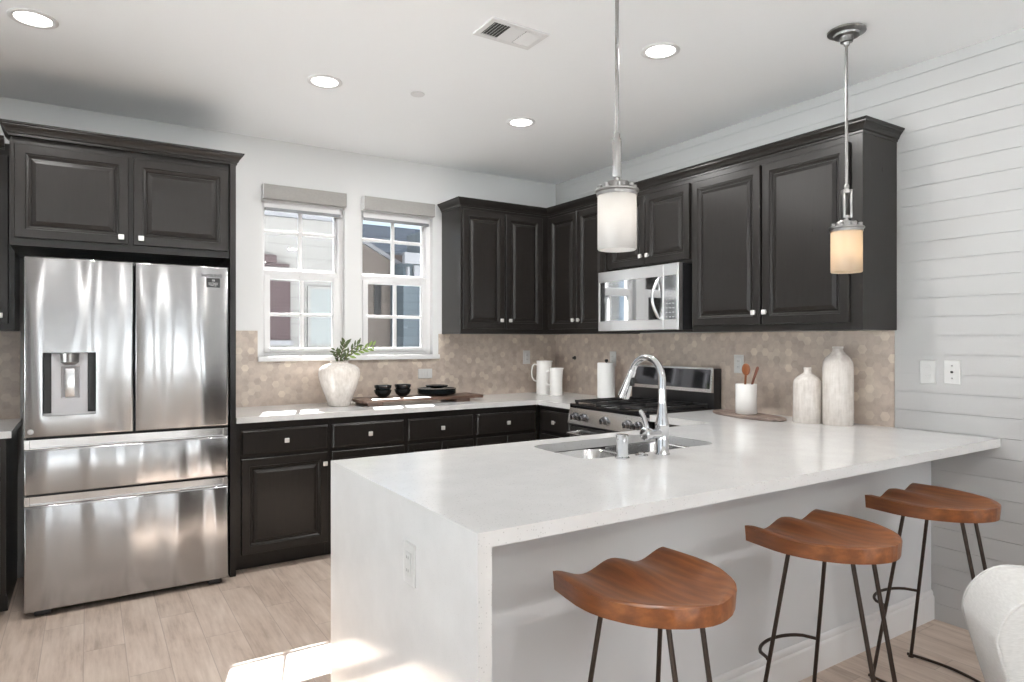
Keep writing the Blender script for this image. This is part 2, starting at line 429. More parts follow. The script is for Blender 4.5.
# ---- back windows
def window(idx, x0):
    w = bpy.data.objects.new('window_%d' % idx, None); COL.objects.link(w); w.location = (x0, 0, WZ0); w['kind'] = 'structure'
    WD, HT = .581, WZ1-WZ0
    f = B()      # outer frame, face at y=.045
    for (a, b, c, d) in ((0, .026, 0, HT), (WD-.040, WD, 0, HT), (.026, WD-.040, 0, .028), (.026, WD-.040, HT-.036, HT)):
        box(f, a, b, .045, .135, c, d, .003)
    box(f, .026, WD-.04, .05, .11, .545, .600, .003)       # meeting rail
    obj('frame', f, 'white', w)
    u = B()      # upper sash (set out), lights z .60..1.02
    x_0, x_1, z_0, z_1 = .026, WD-.040, .600, HT-.036
    for (a, b, c, d) in ((x_0, x_0+.012, z_0, z_1), (x_1-.012, x_1, z_0, z_1), (x_0+.012, x_1-.012, z_1-.012, z_1), (x_0+.012, x_1-.012, z_0, z_0+.014)):
        box(u, a, b, .085, .12, c, d, .002)
    xm = (x_0+x_1)/2; zm = .868
    box(u, xm-.013, xm+.013, .084, .106, z_0+.014, z_1-.012, .002)
    box(u, x_0+.012, xm-.013, .085, .105, zm-.012, zm+.012, .002); box(u, xm+.013, x_1-.012, .085, .105, zm-.012, zm+.012, .002)
    us = obj('upper_sash', u, 'white', w)
    g = B(); box(g, x_0+.012, x_1-.012, .094, .098, z_0+.014, z_1-.012); obj('glass_pane', g, 'glass', us, smooth=False)
    l = B()      # lower sash (set in) with its own stiles
    x_0, x_1, z_0, z_1 = .026, WD-.040, .028, .560
    for (a, b, c, d) in ((x_0, x_0+.040, z_0, z_1), (x_1-.036, x_1, z_0, z_1), (x_0+.04, x_1-.036, z_0, z_0+.028), (x_0+.04, x_1-.036, z_1-.026, z_1)):
        box(l, a, b, .038, .078, c, d, .003)
    xm = (x_0+.04+x_1-.036)/2; zm = .288
    box(l, xm-.012, xm+.012, .046, .070, z_0+.028, z_1-.026, .002)
    box(l, x_0+.04, xm-.012, .047, .069, zm-.011, zm+.011, .002); box(l, xm+.012, x_1-.036, .047, .069, zm-.011, zm+.011, .002)
    ls = obj('lower_sash', l, 'white', w)
    g = B(); box(g, x_0+.04, x_1-.036, .056, .060, z_0+.028, z_1-.026); obj('glass_pane', g, 'glass', ls, smooth=False)
    k = B(); box(k, xm-.022, xm+.022, .028, .038, z_1-.012, z_1+.006, .003); obj('sash_lock', k, 'white', ls)
    return w
window(1, WINS[0][0]); window(2, WINS[1][0])
bm = B(); box(bm, -2.509, -1.149, -.030, 0, 1.215, 1.25, .004); box(bm, WINS[0][0], WINS[0][1], 0, .05, 1.235, 1.25); box(bm, WINS[1][0], WINS[1][1], 0, .05, 1.235, 1.25)
struct('trim_1', bm, 'white')
for i, (x0, lab) in enumerate(((-2.479, 'grey woven fabric roller blind rolled up over the window nearer the refrigerator'), (-1.775, 'grey woven fabric roller blind rolled up over the window nearer the corner cabinets'))):
    t = thing('roller_blind', lab, 'blind', (x0, 0, 2.32), 0, 'roller blinds over the back windows')
    v = B(); box(v, 0, .573, -.055, 0, 0, .098, .006); obj('valance', v, 'blind', t)
    e = B(); box(e, -.004, 0, -.056, 0, 0, .098); obj('end_cap', e, 'white', t)
    e = B(); box(e, .573, .577, -.056, 0, 0, .098); obj('end_cap', e, 'white', t)
    h = B(); box(h, .022, .548, .006, .024, -.070, -.048, .003); obj('hem_bar', h, 'hem', t)
    h = B(); box(h, .018, .545, .012, .015, -.048, .0); obj('shade_cloth', h, 'white', t)

# ---- invented unseen glazed openings, sized to let daylight in behind and left of the camera
def unseen_window(name, axis, a0, a1, z0, z1, pos):
    w = bpy.data.objects.new(name, None); COL.objects.link(w); w['kind'] = 'structure'
    w.location = ((a0, pos, z0) if axis == 'x' else (pos, a0, z0)); w.rotation_euler = (0, 0, 0 if axis == 'x' else PI/2)
    L, H_ = a1-a0, z1-z0; f = B()
    for (a, b, c, d) in ((0, .05, 0, H_), (L-.05, L, 0, H_), (.05, L-.05, 0, .05), (.05, L-.05, H_-.05, H_)): box(f, a, b, -.06, .06, c, d)
    n = 3
    for k in range(1, n): box(f, L*k/n-.015, L*k/n+.015, -.02, .02, .05, H_-.05)
    for k in range(1, 4): 
        for q in range(n):
            box(f, (L*q/n+.015) if q else .05, (L*(q+1)/n-.015) if q < n-1 else L-.05, -.018, .018, H_*k/4-.012, H_*k/4+.012)
    fr = obj('frame', f, 'white', w, smooth=False)
    g = B(); box(g, .05, L-.05, -.003, .003, .05, H_-.05); obj('glass_pane', g, 'glass', fr, smooth=False)
k = 3
for a0, a1, z0, z1 in REAR: unseen_window('window_%d' % k, 'x', a0, a1, z0, z1, YB-.08); k += 1
for a0, a1, z0, z1 in LEFT: unseen_window('window_%d' % k, 'y', a0, a1, z0, z1, XL-.08); k += 1
for nm, (x0, x1, y0, y1) in (('baseboard_front', (XL, 0, YB, YB+.014)), ('baseboard_left', (XL, XL+.014, YB+.014, -4.85))):
    bm = B(); box(bm, x0, x1, y0, y1, 0, .13, .004); struct(nm, bm, 'white')

# ============================================================ backsplash tile
bm = B(); box(bm, -2.756, -2.509, -.010, -.0005, .914, 1.424); box(bm, -2.509, -1.149, -.010, -.0005, .914, 1.2145); box(bm, -1.149, -.0005, -.010, -.0005, .914, 1.4095)
tag(obj('backsplash', bm, 'hex_x', smooth=False), 'taupe hexagon tile backsplash running under the two windows', 'backsplash')
bm = B(); box(bm, -.010, -.0005, -2.912, -.011, .914, 1.4095)
tag(obj('backsplash', bm, 'hex_y', smooth=False), 'taupe hexagon tile backsplash on the plank wall behind the range', 'backsplash')
bm = B(); box(bm, XL, -3.80, -.010, -.0005, .914, 1.4095)
tag(obj('backsplash', bm, 'hex_x', smooth=False), 'taupe tile backsplash left of the refrigerator', 'backsplash')

# ============================================================ cabinets
FR_U, FR_B = .315, .621     # face frame depths
def panel_door(parent, x0, x1, z0, z1, yf, knob=None, name='door', kx=None):
    """raised panel door, front local -y, standing on the frame plane y=-yf"""
    t = .019; y = -yf
    P = [(0, y), (0, y-t+.003), (.003, y-t), (.044, y-t), (.047, y-t+.006), (.051, y-t+.006), (.057, y-t+.010), (.061, y-t+.015), (.066, y-t+.015), (.069, y-t+.010), (.088, y-t+.003), (.092, y-t+.003)]
    if min(x1-x0, z1-z0) < .25: P = [(i*.8, q) for i, q in P]
    bm = B(); loops(bm, inset(x0, x1, z0, z1, P), cap0=True)
    d = obj(name, bm, 'cab', parent, smooth=False)
    if knob: square_knob(d, knob[0], knob[1], yf+t)
    return d
def slab_drawer(parent, x0, x1, z0, z1, yf, knob=True):
    t = .019; y = -yf
    bm = B(); loops(bm, inset(x0, x1, z0, z1, [(0, y), (0, y-t+.007), (.004, y-t+.005), (.010, y-t), (.014, y-t)]), cap0=True)
    d = obj('drawer', bm, 'cab', parent, smooth=False)
    if knob: square_knob(d, (x0+x1)/2, (z0+z1)/2, yf+t)
    return d
def square_knob(parent, x, z, yo):
    bm = B(); cyl(bm, (x, -yo, z), (x, -yo-.014, z), .006, 12); box(bm, x-.0135, x+.0135, -yo-.024, -yo-.013, z-.0135, z+.0135, .003)
    return obj('knob', bm, 'satin', parent)
def carcass(t, w, d, z0, z1, toe=0.0):
    bm = B()
    box(bm, 0, w, -d, -.0015, z0+(toe or 0), z1)
    if toe: box(bm, 0, w, -d+.085, -.02, z0, z0+toe)
    return obj('carcass', bm, 'cab', t, smooth=False)

ROT_R = -PI/2
# --- over the refrigerator
t = thing('wall_cabinet', 'dark espresso two-door cabinet above the stainless refrigerator', 'cabinet', (-3.80, 0, 0))
carcass(t, 1.0105, .620, 1.830, 2.40)
panel_door(t, .020, .508, 1.868, 2.332, .620, (.508-.035, 1.868+.036)); panel_door(t, .530, 1.002, 1.868, 2.332, .620, (.530+.035, 1.868+.036))
t = thing('side_panel', 'tall dark cabinet panel on the right side of the refrigerator', 'panel', (-2.789, 0, 0))
bm = B(); box(bm, 0, .032, -.640, -.0015, 0, 2.40, .001); obj('panel', bm, 'cab', t, smooth=False)

# --- left of the refrigerator
t = thing('wall_cabinet', 'dark wall cabinet at the left edge, left of the refrigerator', 'cabinet', (XL+.005, 0, 0))
WL = 1.392
carcass(t, WL, FR_U, 1.41, 2.40)
for k in range(3): panel_door(t, .02+k*(WL-.04)/3+.004, .02+(k+1)*(WL-.04)/3-.004, 1.448, 2.332, FR_U, ((.02+(k+1)*(WL-.04)/3-.04), 1.49))
t = thing('base_cabinet', 'dark base cabinet at the left edge beside the refrigerator', 'cabinet', (XL+.005, 0, 0))
carcass(t, WL-.01, FR_B, 0, .8795, .10)
for k in range(3):
    a, b = .02+k*(WL-.05)/3+.004, .02+(k+1)*(WL-.05)/3-.004
    slab_drawer(t, a, b, .69, .835, FR_B); panel_door(t, a, b, .113, .667, FR_B, (b-.035, .63))

# --- base cabinets under the back counter
units = [(-2.7565, -2.212, 'left'), (-2.2115, -1.703, 'left'), (-1.7025, -1.180, 'two'), (-1.1795, -.6425, 'two')]
labs = ['dark base cabinet with one drawer and a door next to the refrigerator', 'dark base cabinet under the white vase, second from the refrigerator',
        'dark base cabinet under the stacked plates, third from the refrigerator', 'dark base cabinet in the back run nearest the corner']
for (x0, x1, kd), lb in zip(units, labs):
    t = thing('base_cabinet', lb, 'cabinet', (x0, 0, 0)); w = x1-x0
    carcass(t, w, FR_B, 0, .8795, .10)
    a, b = .018, w-.010
    if x0 < -2.7: a, b = .030, w-.010
    slab_drawer(t, a, b, .69, .835, FR_B)
    if kd == 'left': panel_door(t, a, b, .113, .667, FR_B, (b-.022, .600))
    else:
        m = (a+b)/2; panel_door(t, a, m-.002, .113, .667, FR_B, (m-.024, .60)); panel_door(t, m+.002, b, .113, .667, FR_B, (m+.024, .60))
# corner unit on the right wall, range, unit right of the range
t = thing('base_cabinet', 'narrow dark base cabinet between the corner and the left side of the range', 'cabinet', (0, -.6425, 0), ROT_R)
carcass(t, .413, FR_B, 0, .8795, .10)
slab_drawer(t, .040, .385, .69, .842, FR_B); panel_door(t, .040, .385, .113, .667, FR_B, (.36, .60))
t = thing('base_cabinet', 'dark base cabinet between the range and the peninsula', 'cabinet', (0, -1.829, 0), ROT_R)
carcass(t, .475, FR_B, 0, .8795, .10)
slab_drawer(t, .02, .455, .69, .835, FR_B); panel_door(t, .02, .455, .113, .667, FR_B, (.05, .60))

# --- peninsula cabinets (kitchen side) with the white back panel towards the stools
t = thing('base_cabinet', 'dark sink cabinet run under the white peninsula, facing the range', 'cabinet', (-.6425, -3.0605, 0), PI)
bm = B(); WPN = 2.036
box(bm, 0, WPN, -.740, -.722, .10, .8795); box(bm, 0, .02, -.722, 0, .10, .8795); box(bm, WPN-.02, WPN, -.722, 0, .10, .8795); box(bm, .02, WPN-.02, -.722, 0, .10, .12); box(bm, .02, WPN-.02, -.02, 0, .12, .8795)
box(bm, 0, WPN, -.66, -.02, 0, .0995)
obj('carcass', bm, 'cab', t, smooth=False)
for k in range(4):
    a, b = .012+k*.5035, .012+(k+1)*.5035-.006
    panel_door(t, a, b, .113, .667, .740, (b-.04, .62)); slab_drawer(t, a, b, .69, .835, .740, knob=(k != 2))
bm = B(); box(bm, -.642, 2.0365, .0005, .0255, 0, .8755)
pp = obj('back_panel', bm, 'apron', t, smooth=False); pp['label'] = 'pale painted panel behind the stools'
bm = B(); prof = [(0, 0), (.015, 0), (.015, .105), (.013, .112), (.009, .116), (.009, .128), (.006, .136), (.003, .140), (0, .142)]
vs = [[bm.verts.new((x, -3.0861-o, z)) for o, z in prof] for x in (-2.6785, -.0005)]
for i in range(len(prof)-1): bm.faces.new((vs[0][i], vs[1][i], vs[1][i+1], vs[0][i+1]))
bm.faces.new(vs[0]); bm.faces.new(vs[1][::-1]); bm.faces.new((vs[0][0], vs[0][-1], vs[1][-1], vs[1][0]))
struct('baseboard_peninsula', bm, 'white')

# --- wall cabinets of the corner
t = thing('wall_cabinet', 'dark two-door wall cabinet right of the windows in the corner', 'cabinet', (-1.1191, 0, 0))
carcass(t, 1.1185, FR_U, 1.41, 2.40)
panel_door(t, .013, .381, 1.448, 2.345, FR_U, (.381-.036, 1.514)); panel_door(t, .393, .742, 1.448, 2.345, FR_U, (.393+.030, 1.514))
t = thing('wall_cabinet', 'dark two-door wall cabinet between the corner and the microwave', 'cabinet', (0, -.3155, 0), ROT_R)
carcass(t, .7455, FR_U, 1.41, 2.40)
panel_door(t, .040, .400, 1.448, 2.345, FR_U, (.400-.028, 1.514)); panel_door(t, .408, .734, 1.448, 2.345, FR_U, (.408+.03, 1.514))
t = thing('wall_cabinet', 'short dark two-door cabinet above the microwave', 'cabinet', (0, -1.0615, 0), ROT_R)
carcass(t, .7905, FR_U, 1.845, 2.40)
panel_door(t, .022, .388, 1.866, 2.335, FR_U, (.388-.026, 1.925)); panel_door(t, .396, .778, 1.866, 2.335, FR_U, (.396+.030, 1.925))
t = thing('wall_cabinet', 'tall dark two-door wall cabinet right of the microwave', 'cabinet', (0, -1.8525, 0), ROT_R)
carcass(t, 1.0705, FR_U, 1.41, 2.40)
panel_door(t, .012, .502, 1.448, 2.332, FR_U, (.502-.032, 1.514)); panel_door(t, .516, 1.010, 1.448, 2.332, FR_U, (.516+.025, 1.514))

# --- crown mouldings
def crown(path, label, zt=2.430):
    prof = [(-.001, zt-.062), (.004, zt-.062), (.004, zt-.052), (.011, zt-.047), (.013, zt-.040), (.018, zt-.030), (.028, zt-.018), (.031, zt-.016), (.031, zt-.012), (.037, zt-.008), (.039, zt), (-.03, zt), (-.03, zt-.02), (-.001, zt-.03)]
    pts = [Vector((x, y)) for x, y in path]; rings = []; bm = B()
    for i, p in enumerate(pts):
        def nrm(a, b): d = (b-a).normalized(); return Vector((d.y, -d.x))   # right-hand side
        if i == 0: m = nrm(pts[0], pts[1])
        elif i == len(pts)-1: m = nrm(pts[-2], pts[-1])
        else:
            n1, n2 = nrm(pts[i-1], p), nrm(p, pts[i+1]); m = (n1+n2)/(1+n1.dot(n2))
        rings.append([bm.verts.new((p.x+m.x*o, p.y+m.y*o, z)) for o, z in prof])
    n = len(prof)
    for a, b in zip(rings, rings[1:]):
        for k in range(n): bm.faces.new((a[k], a[(k+1) % n], b[(k+1) % n], b[k]))
    bm.faces.new(rings[0]); bm.faces.new(rings[-1][::-1])
    return tag(obj('crown_molding', bm, 'cab', smooth=False), label, 'molding')
E_ = .0015
crown([(-3.8015, -.36), (-3.8015, -.6415), (-2.7555, -.6415), (-2.7555, -.002)][::1], 'dark crown molding on top of the refrigerator cabinet')
crown([(-1.1206, -.002), (-1.1206, -.3165), (-.3165, -.3165), (-.3165, -2.9245), (-.002, -2.9245)], 'long dark crown molding over the corner and right-hand wall cabinets')
crown([(XL+.01, -.3165), (-3.845, -.3165)], 'dark crown molding at the left edge over the wall cabinet')

# ============================================================ worktops
bm = B(); box(bm, -2.7555, -.0005, -.655, -.0005, .880, .914); box(bm, -.655, -.0005, -1.058, -.655, .880, .914)
bmesh.ops.remove_doubles(bm, verts=bm.verts, dist=1e-5)
tag(obj('countertop', bm, 'quartz', smooth=False), 'white quartz countertop along the back wall under the windows', 'countertop')
bm = B(); box(bm, XL+.005, -3.79, -.655, -.0005, .880, .914)
tag(obj('countertop', bm, 'quartz', smooth=False), 'short white countertop left of the refrigerator', 'countertop')

def rrect(x0, x1, y0, y1, r, n=8):
    P = []
    for cx, cy, a0 in ((x1-r, y1-r, 0), (x0+r, y1-r, 90), (x0+r, y0+r, 180), (x1-r, y0+r, 270)):
        for k in range(n+1):
            a = math.radians(a0+90*k/n); P.append((cx+r*math.cos(a), cy+r*math.sin(a)))
    return P
XP, YF, YK, ZT, TH = -2.7175, -3.378, -2.283, .914, .038
pen = thing('peninsula_countertop', 'large white speckled quartz peninsula top with waterfall end and undermount sink cutout', 'countertop', (0, 0, 0))
bm = B()
outer = [(XP, YF), (-.0005, YF), (-.0005, -1.828), (-.655, -1.828), (-.655, YK), (XP, YK)]
hole = rrect(-1.915, -1.180, -2.782, -2.395, .07)
def ring(pts, z): 
    v = [bm.verts.new((x, y, z)) for x, y in pts]; return v, [bm.edges.new((v[i], v[(i+1) % len(v)])) for i in range(len(v))]
tops = []
for z in (ZT, ZT-TH):
    vo, eo = ring(outer, z); vh, eh = ring(hole, z); tops.append((vo, vh))
    bmesh.ops.triangle_fill(bm, use_beauty=True, use_dissolve=False, edges=eo+eh)
for j in (0, 1):
    a, b = tops[0][j], tops[1][j]
    for i in range(len(a)): bm.faces.new((a[i], a[(i+1) % len(a)], b[(i+1) % len(a)], b[i]))
obj('slab', bm, 'quartz', pen, smooth=False)
bm = B(); box(bm, XP, XP+TH, YF, YK, 0, ZT-TH); obj('waterfall_panel', bm, 'quartz', pen, smooth=False)

# --- sink
t = thing('sink', 'stainless steel double bowl undermount sink in the peninsula', 'sink', (0, 0, ZT-TH))
def bowl(x0, x1, y0, y1, depth, name):
    bm = B(); rings = []
    for ins, z, r in ((-.0, -.001, .07), (.004, -.006, .066), (.012, -depth*.7, .06), (.022, -depth+.02, .055), (.045, -depth, .04)):
        P = rrect(x0+ins, x1-ins, y0+ins, y1-ins, max(.01, r)); rings.append([bm.verts.new((x, y, z)) for x, y in P])
    for a, b in zip(rings, rings[1:]):
        for i in range(len(a)): bm.faces.new((a[i], a[(i+1) % len(a)], b[(i+1) % len(a)], b[i]))
    bm.faces.new(rings[-1])
    o = obj(name, bm, 'steel_s', t)
    md = o.modifiers.new('thickness', 'SOLIDIFY'); md.thickness = .0015; md.offset = 1
    d = B(); lathe(d, [(.045, -depth+.003), (.045, -depth+.006), (.03, -depth+.005), (.0, -depth+.002)], 24, ((x0+x1)/2, (y0+y1)/2, 0)); obj('drain', d, 'chrome', o)
    return o
bowl(-1.912, -1.560, -2.779, -2.398, .17, 'left_bowl'); bowl(-1.530, -1.183, -2.779, -2.398, .21, 'right_bowl')
bm = B(); box(bm, -1.559, -1.531, -2.768, -2.404, -.05, -.003, .003); obj('divider', bm, 'steel_s', t)

# --- faucet
FX, FY = -1.583, -2.842
t = thing('faucet', 'tall chrome gooseneck pull-down faucet on the peninsula behind the sink', 'faucet', (FX, FY, ZT))
bm = B(); lathe(bm, [(.030, 0), (.030, .004), (.026, .010), (.0255, .105), (.027, .110), (.027, .118), (.021, .145), (.0165, .18), (.0155, .20)], 32)
obj('body', bm, 'chrome', t)
bm = B(); pts = [(0, 0, .19), (0, 0, .25), (0, 0, .30)]
cy, cz, R = .086, .290, .086
for k in range(1, 15):
    a = PI - k*(PI*.885)/14; pts.append((0, cy+R*math.cos(a), cz+R*math.sin(a)))
tube(bm, pts, [.0155, .0150, .0142]+[.0135]*(len(pts)-3), 20); obj('gooseneck', bm, 'chrome', t)
e = Vector(pts[-1]); d = (Vector(pts[-1])-Vector(pts[-2])).normalized()
bm = B(); tube(bm, [e-d*.004, e+d*.012, e+d*.02, e+d*.075, e+d*.122, e+d*.128], [.0150, .0165, .0160, .0205, .0255, .022], 20); sp = obj('spray_head', bm, 'chrome', t)
bm = B(); c0 = e+d*.052; box(bm, c0.x-.008, c0.x+.008, c0.y-.028, c0.y-.013, c0.z-.018, c0.z+.018, .003); obj('spray_button', bm, 'black', sp)
bm = B(); tube(bm, [(-.02, 0, .082), (-.062, 0, .084), (-.074, 0, .085), (-.094, 0, .086), (-.098, 0, .086)], [.019, .020, .026, .026, .020], 24); v = obj('valve', bm, 'chrome', t)
bm = B(); tube(bm, [(-.084, 0, .105), (-.088, .0, .125), (-.098, 0, .150), (-.112, 0, .172), (-.116, 0, .176)], [.012, .010, .009, .0095, .006], 14); obj('lever', bm, 'chrome', v)
t = thing('air_gap', 'short chrome cylinder air gap cap left of the faucet', 'air gap', (-1.775, -2.825, ZT))
bm = B(); lathe(bm, [(.028, 0), (.028, .004), (.023, .008), (.022, .072), (.024, .074), (.024, .086), (.021, .090), (0, .091)], 28); obj('body', bm, 'chrome', t)
t = thing('sink_button', 'small round chrome sink button low on the counter beside the faucet', 'button', (-1.673, -2.822, ZT))
bm = B(); lathe(bm, [(.026, 0), (.026, .003), (.020, .005), (.013, .005), (.013, .011), (.010, .013), (0, .013)], 28); obj('disc', bm, 'chrome', t)

# ============================================================ refrigerator
t = thing('refrigerator', 'large stainless steel four-door refrigerator with ice dispenser', 'refrigerator', (-3.737, 0, 0))
FW, FD = .924, .735
bm = B(); box(bm, .006, FW-.006, -.665, -.03, .035, 1.755, .004); obj('case', bm, 'fridge_side', t)
bm = B(); box(bm, .03, FW-.03, -.60, -.05, .006, .035); obj('base_grille', bm, 'black', t)
for x in (.04, FW-.10):
    bm = B(); box(bm, x, x+.07, -.715, -.655, .004, .030, .008); lathe(bm, [(.02, 0), (.022, .006), (.012, .01)], 16, (x+.035, -.62, 0)); obj('foot', bm, 'black', t)
def fdoor(name, x0, x1, z0, z1, hole=None, y0=-.672, y1=-.735, mat='steel'):
    bm = B(); P = [(0, y0), (0, y1+.010), (.002, y1+.005), (.006, y1+.0015), (.011, y1)]
    L = inset(x0, x1, z0, z1, P)
    if hole:
        a, b, c, d = hole
        loops(bm, L+[(a, b, c, d, y1), (a, b, c, d, y1+.003)], cap0=True, cap1=False)
    else: loops(bm, L, cap0=True)
    return obj(name, bm, mat, t, ang=50)
HX = (.075, .298, .985, 1.298)
dl = fdoor('door', 0, .4625, .882, 1.768, HX); dr = fdoor('door', .4695, FW, .882, 1.768)
# dispenser niche
a, b, c, d = HX; yf = -.732
bm = B(); loops(bm, [(a, b, c, d, yf), (a+.001, b-.001, c+.001, d-.001, -.678)], cap1=True); nc = obj('dispenser', bm, 'black', dl, smooth=False)
bm = B(); loops(bm, [(a+.045, b-.045, c+.006, d-.002, -.680), (a+.040, b-.040, c+.003, d-.004, -.700), (a+.036, b-.036, c+.002, d-.004, -.722), (a+.040, b-.040, c+.008, d-.008, -.724), (a+.075, b-.070, c+.085, d-.070, -.716), (a+.078, b-.073, c+.088, d-.073, -.700)], cap0=True); obj('dispenser_face', bm, 'disp', nc)
bm = B(); tube(bm, [((a+b)/2+.0, -.708, d-.004), ((a+b)/2, -.708, d-.05), ((a+b)/2, -.712, d-.064)], [.044, .041, .022], 24); obj('nozzle', bm, 'nickel', nc)
bm = B(); box(bm, (a+b)/2-.022, (a+b)/2+.022, -.712, -.704, c+.09, d-.08, .004); obj('paddle', bm, 'steel_flat', nc)
bm = B(); box(bm, a+.002, b-.002, -.730, -.684, c+.001, c+.010, .002); obj('drip_tray', bm, 'disp', nc)
def fdrawer(z0, z1, zh):
    dd = fdoor('drawer', 0, FW, z0, zh-.006)
    bm = B(); loops(bm, [(0, FW, zh-.006, z1, -.672), (0, FW, zh-.006, z1, -.722), (.002, FW-.002, zh-.005, z1-.001, -.7245), (.022, FW-.022, zh-.002, z1-.002, -.7245), (.024, FW-.024, zh, z1-.004, -.704)], cap0=True); obj('handle', bm, 'steel_s', dd, smooth=False)
    return dd
fdrawer(.602, .872, .830); fdrawer(.032, .594, .553)
text('brand_lettering', 'SAMSUNG', .0235, 'letter', dr, (.837, -.7354, 1.716), (PI/2, 0, 0))
bm = B(); box(bm, .811, .880, -.7358, -.7348, 1.651, 1.702); st = obj('sticker', bm, 'sticker', dr, smooth=False)
for s, z, sz in (('10', 1.689, .016), ('YEAR WARRANTY', 1.675, .0062), ('DIGITAL INVERTER', 1.667, .0055), ('COMPRESSOR', 1.660, .0050)):
    text('sticker_lettering', s, sz, 'letter_white', st, (.8455, -.7361, z), (PI/2, 0, 0), .0002)
bm = B(); lathe(bm, [(.013, 0), (.013, .001), (0, .0015)], 20); o = obj('emblem', bm, 'nickel', dl, (.028, -.7352, .912)); o.rotation_euler = (PI/2, 0, 0)

# ============================================================ range
RW = .762
t = thing('range', 'stainless and black gas range against the right wall', 'stove', (-.012, -1.0625, 0), ROT_R)
bm = B(); box(bm, .002, RW-.002, -.615, -.01, .06, .895); obj('case', bm, 'black', t, smooth=False)
bm = B()
for x in (.05, RW-.05):
    for y in (-.57, -.06): cyl(bm, (x, y, 0), (x, y, .062), .018, 14)
obj('feet', bm, 'black', t)
bm = B(); box(bm, 0, RW, -.652, -.075, .896, .925, .006); obj('cooktop', bm, 'bgloss', t)
bm = B(); v = [bm.verts.new(p) for p in ((0, -.600, .78), (RW, -.600, .78), (RW, -.672, .79), (0, -.672, .79), (0, -.600, .8955), (RW, -.600, .8955), (RW, -.650, .8955), (0, -.650, .8955))]
for f in ((3, 2, 1, 0), (4, 5, 6, 7), (0, 1, 5, 4), (1, 2, 6, 5), (2, 3, 7, 6), (3, 0, 4, 7)): bm.faces.new([v[i] for i in f])
cp = obj('control_panel', bm, 'steel_s', t, smooth=False)
for x in (.075, .165, .38, .597, .687):
    k = B(); tube(k, [(x, -.660, .843), (x, -.670, .842), (x, -.672, .842), (x, -.695, .838), (x, -.698, .8375)], [.026, .026, .021, .019, .015], 22); box(k, x-.004, x+.004, -.704, -.697, .820, .857, .002); obj('knob', k, 'knob_steel', cp)
bm = B(); loops(bm, inset(.006, RW-.006, .235, .772, [(0, -.616), (0, -.655), (.004, -.660), (.055, -.660), (.057, -.656)]), cap0=True, cap1=True); od = obj('oven_door', bm, 'steel_s', t, smooth=False)
bm = B(); box(bm, .12, RW-.12, -.663, -.657, .33, .63, .002); obj('oven_window', bm, 'bgloss', od)
bm = B(); tube(bm, [(.05, -.660, .725), (.05, -.71, .728), (.07, -.720, .728), (RW-.07, -.720, .728), (RW-.05, -.71, .728), (RW-.05, -.660, .725)], .011, 14); obj('oven_handle', bm, 'steel_flat', od)
bm = B(); loops(bm, inset(.006, RW-.006, .075, .225, [(0, -.616), (0, -.655), (.004, -.660)]), cap0=True); obj('warming_drawer', bm, 'steel_s', t, smooth=False)
# backguard
bm = B(); box(bm, .0, RW, -.074, -.002, .70, 1.175, .004); bg = obj('backguard', bm, 'black', t)
bm = B(); v = [bm.verts.new(p) for p in ((.0, -.076, 1.020), (RW, -.076, 1.020), (RW, -.100, 1.022), (0, -.100, 1.022), (0, -.0745, 1.182), (RW, -.0745, 1.182), (RW, -.082, 1.182), (0, -.082, 1.182))]
for f in ((3, 2, 1, 0), (4, 5, 6, 7), (0, 1, 5, 4), (1, 2, 6, 5), (2, 3, 7, 6), (3, 0, 4, 7)): bm.faces.new([v[i] for i in f])
obj('backguard_trim', bm, 'steel_s', bg, smooth=False)
bm = B(); v = [bm.verts.new(p) for p in ((.012, -.1012, 1.045), (RW-.018, -.1012, 1.045), (RW-.018, -.086, 1.170), (.012, -.086, 1.170), (.012, -.092, 1.045), (RW-.018, -.092, 1.045), (RW-.018, -.078, 1.170), (.012, -.078, 1.170))]
for f in ((0, 1, 2, 3), (7, 6, 5, 4), (0, 4, 5, 1), (1, 5, 6, 2), (2, 6, 7, 3), (3, 7, 4, 0)): bm.faces.new([v[i] for i in f])
obj('control_glass', bm, pm('dark_mirror_glass', (.10, .10, .11, 1), .05, .85), bg, smooth=False)
# burners and grates
for x, y, r in ((.16, -.50, .045), (.16, -.21, .035), (.38, -.355, .05), (.60, -.50, .045), (.60, -.21, .035)):
    bm = B(); lathe(bm, [(r, .9255), (r, .930), (r*.8, .931), (r*.8, .934), (0, .9345)], 24, (x, y, 0)); obj('burner', bm, 'iron', t)
for gx0, gx1 in ((.025, .262), (.268, .494), (.500, .737)):
    bm = B(); zt = .948
    for x in (gx0+.008, gx1-.008): box(bm, x-.007, x+.007, -.63, -.095, .934, zt, .003)
    for y in (-.623, -.43, -.29, -.102): box(bm, gx0, gx1, y-.006, y+.006, .936, zt+.001, .003)
    xm = (gx0+gx1)/2; box(bm, xm-.006, xm+.006, -.61, -.11, .937, zt+.002, .003)
    for x in (gx0+.008, gx1-.008):
        for y in (-.615, -.110): box(bm, x-.008, x+.008, y-.008, y+.008, .9255, .936)
    obj('grate', bm, 'iron', t)

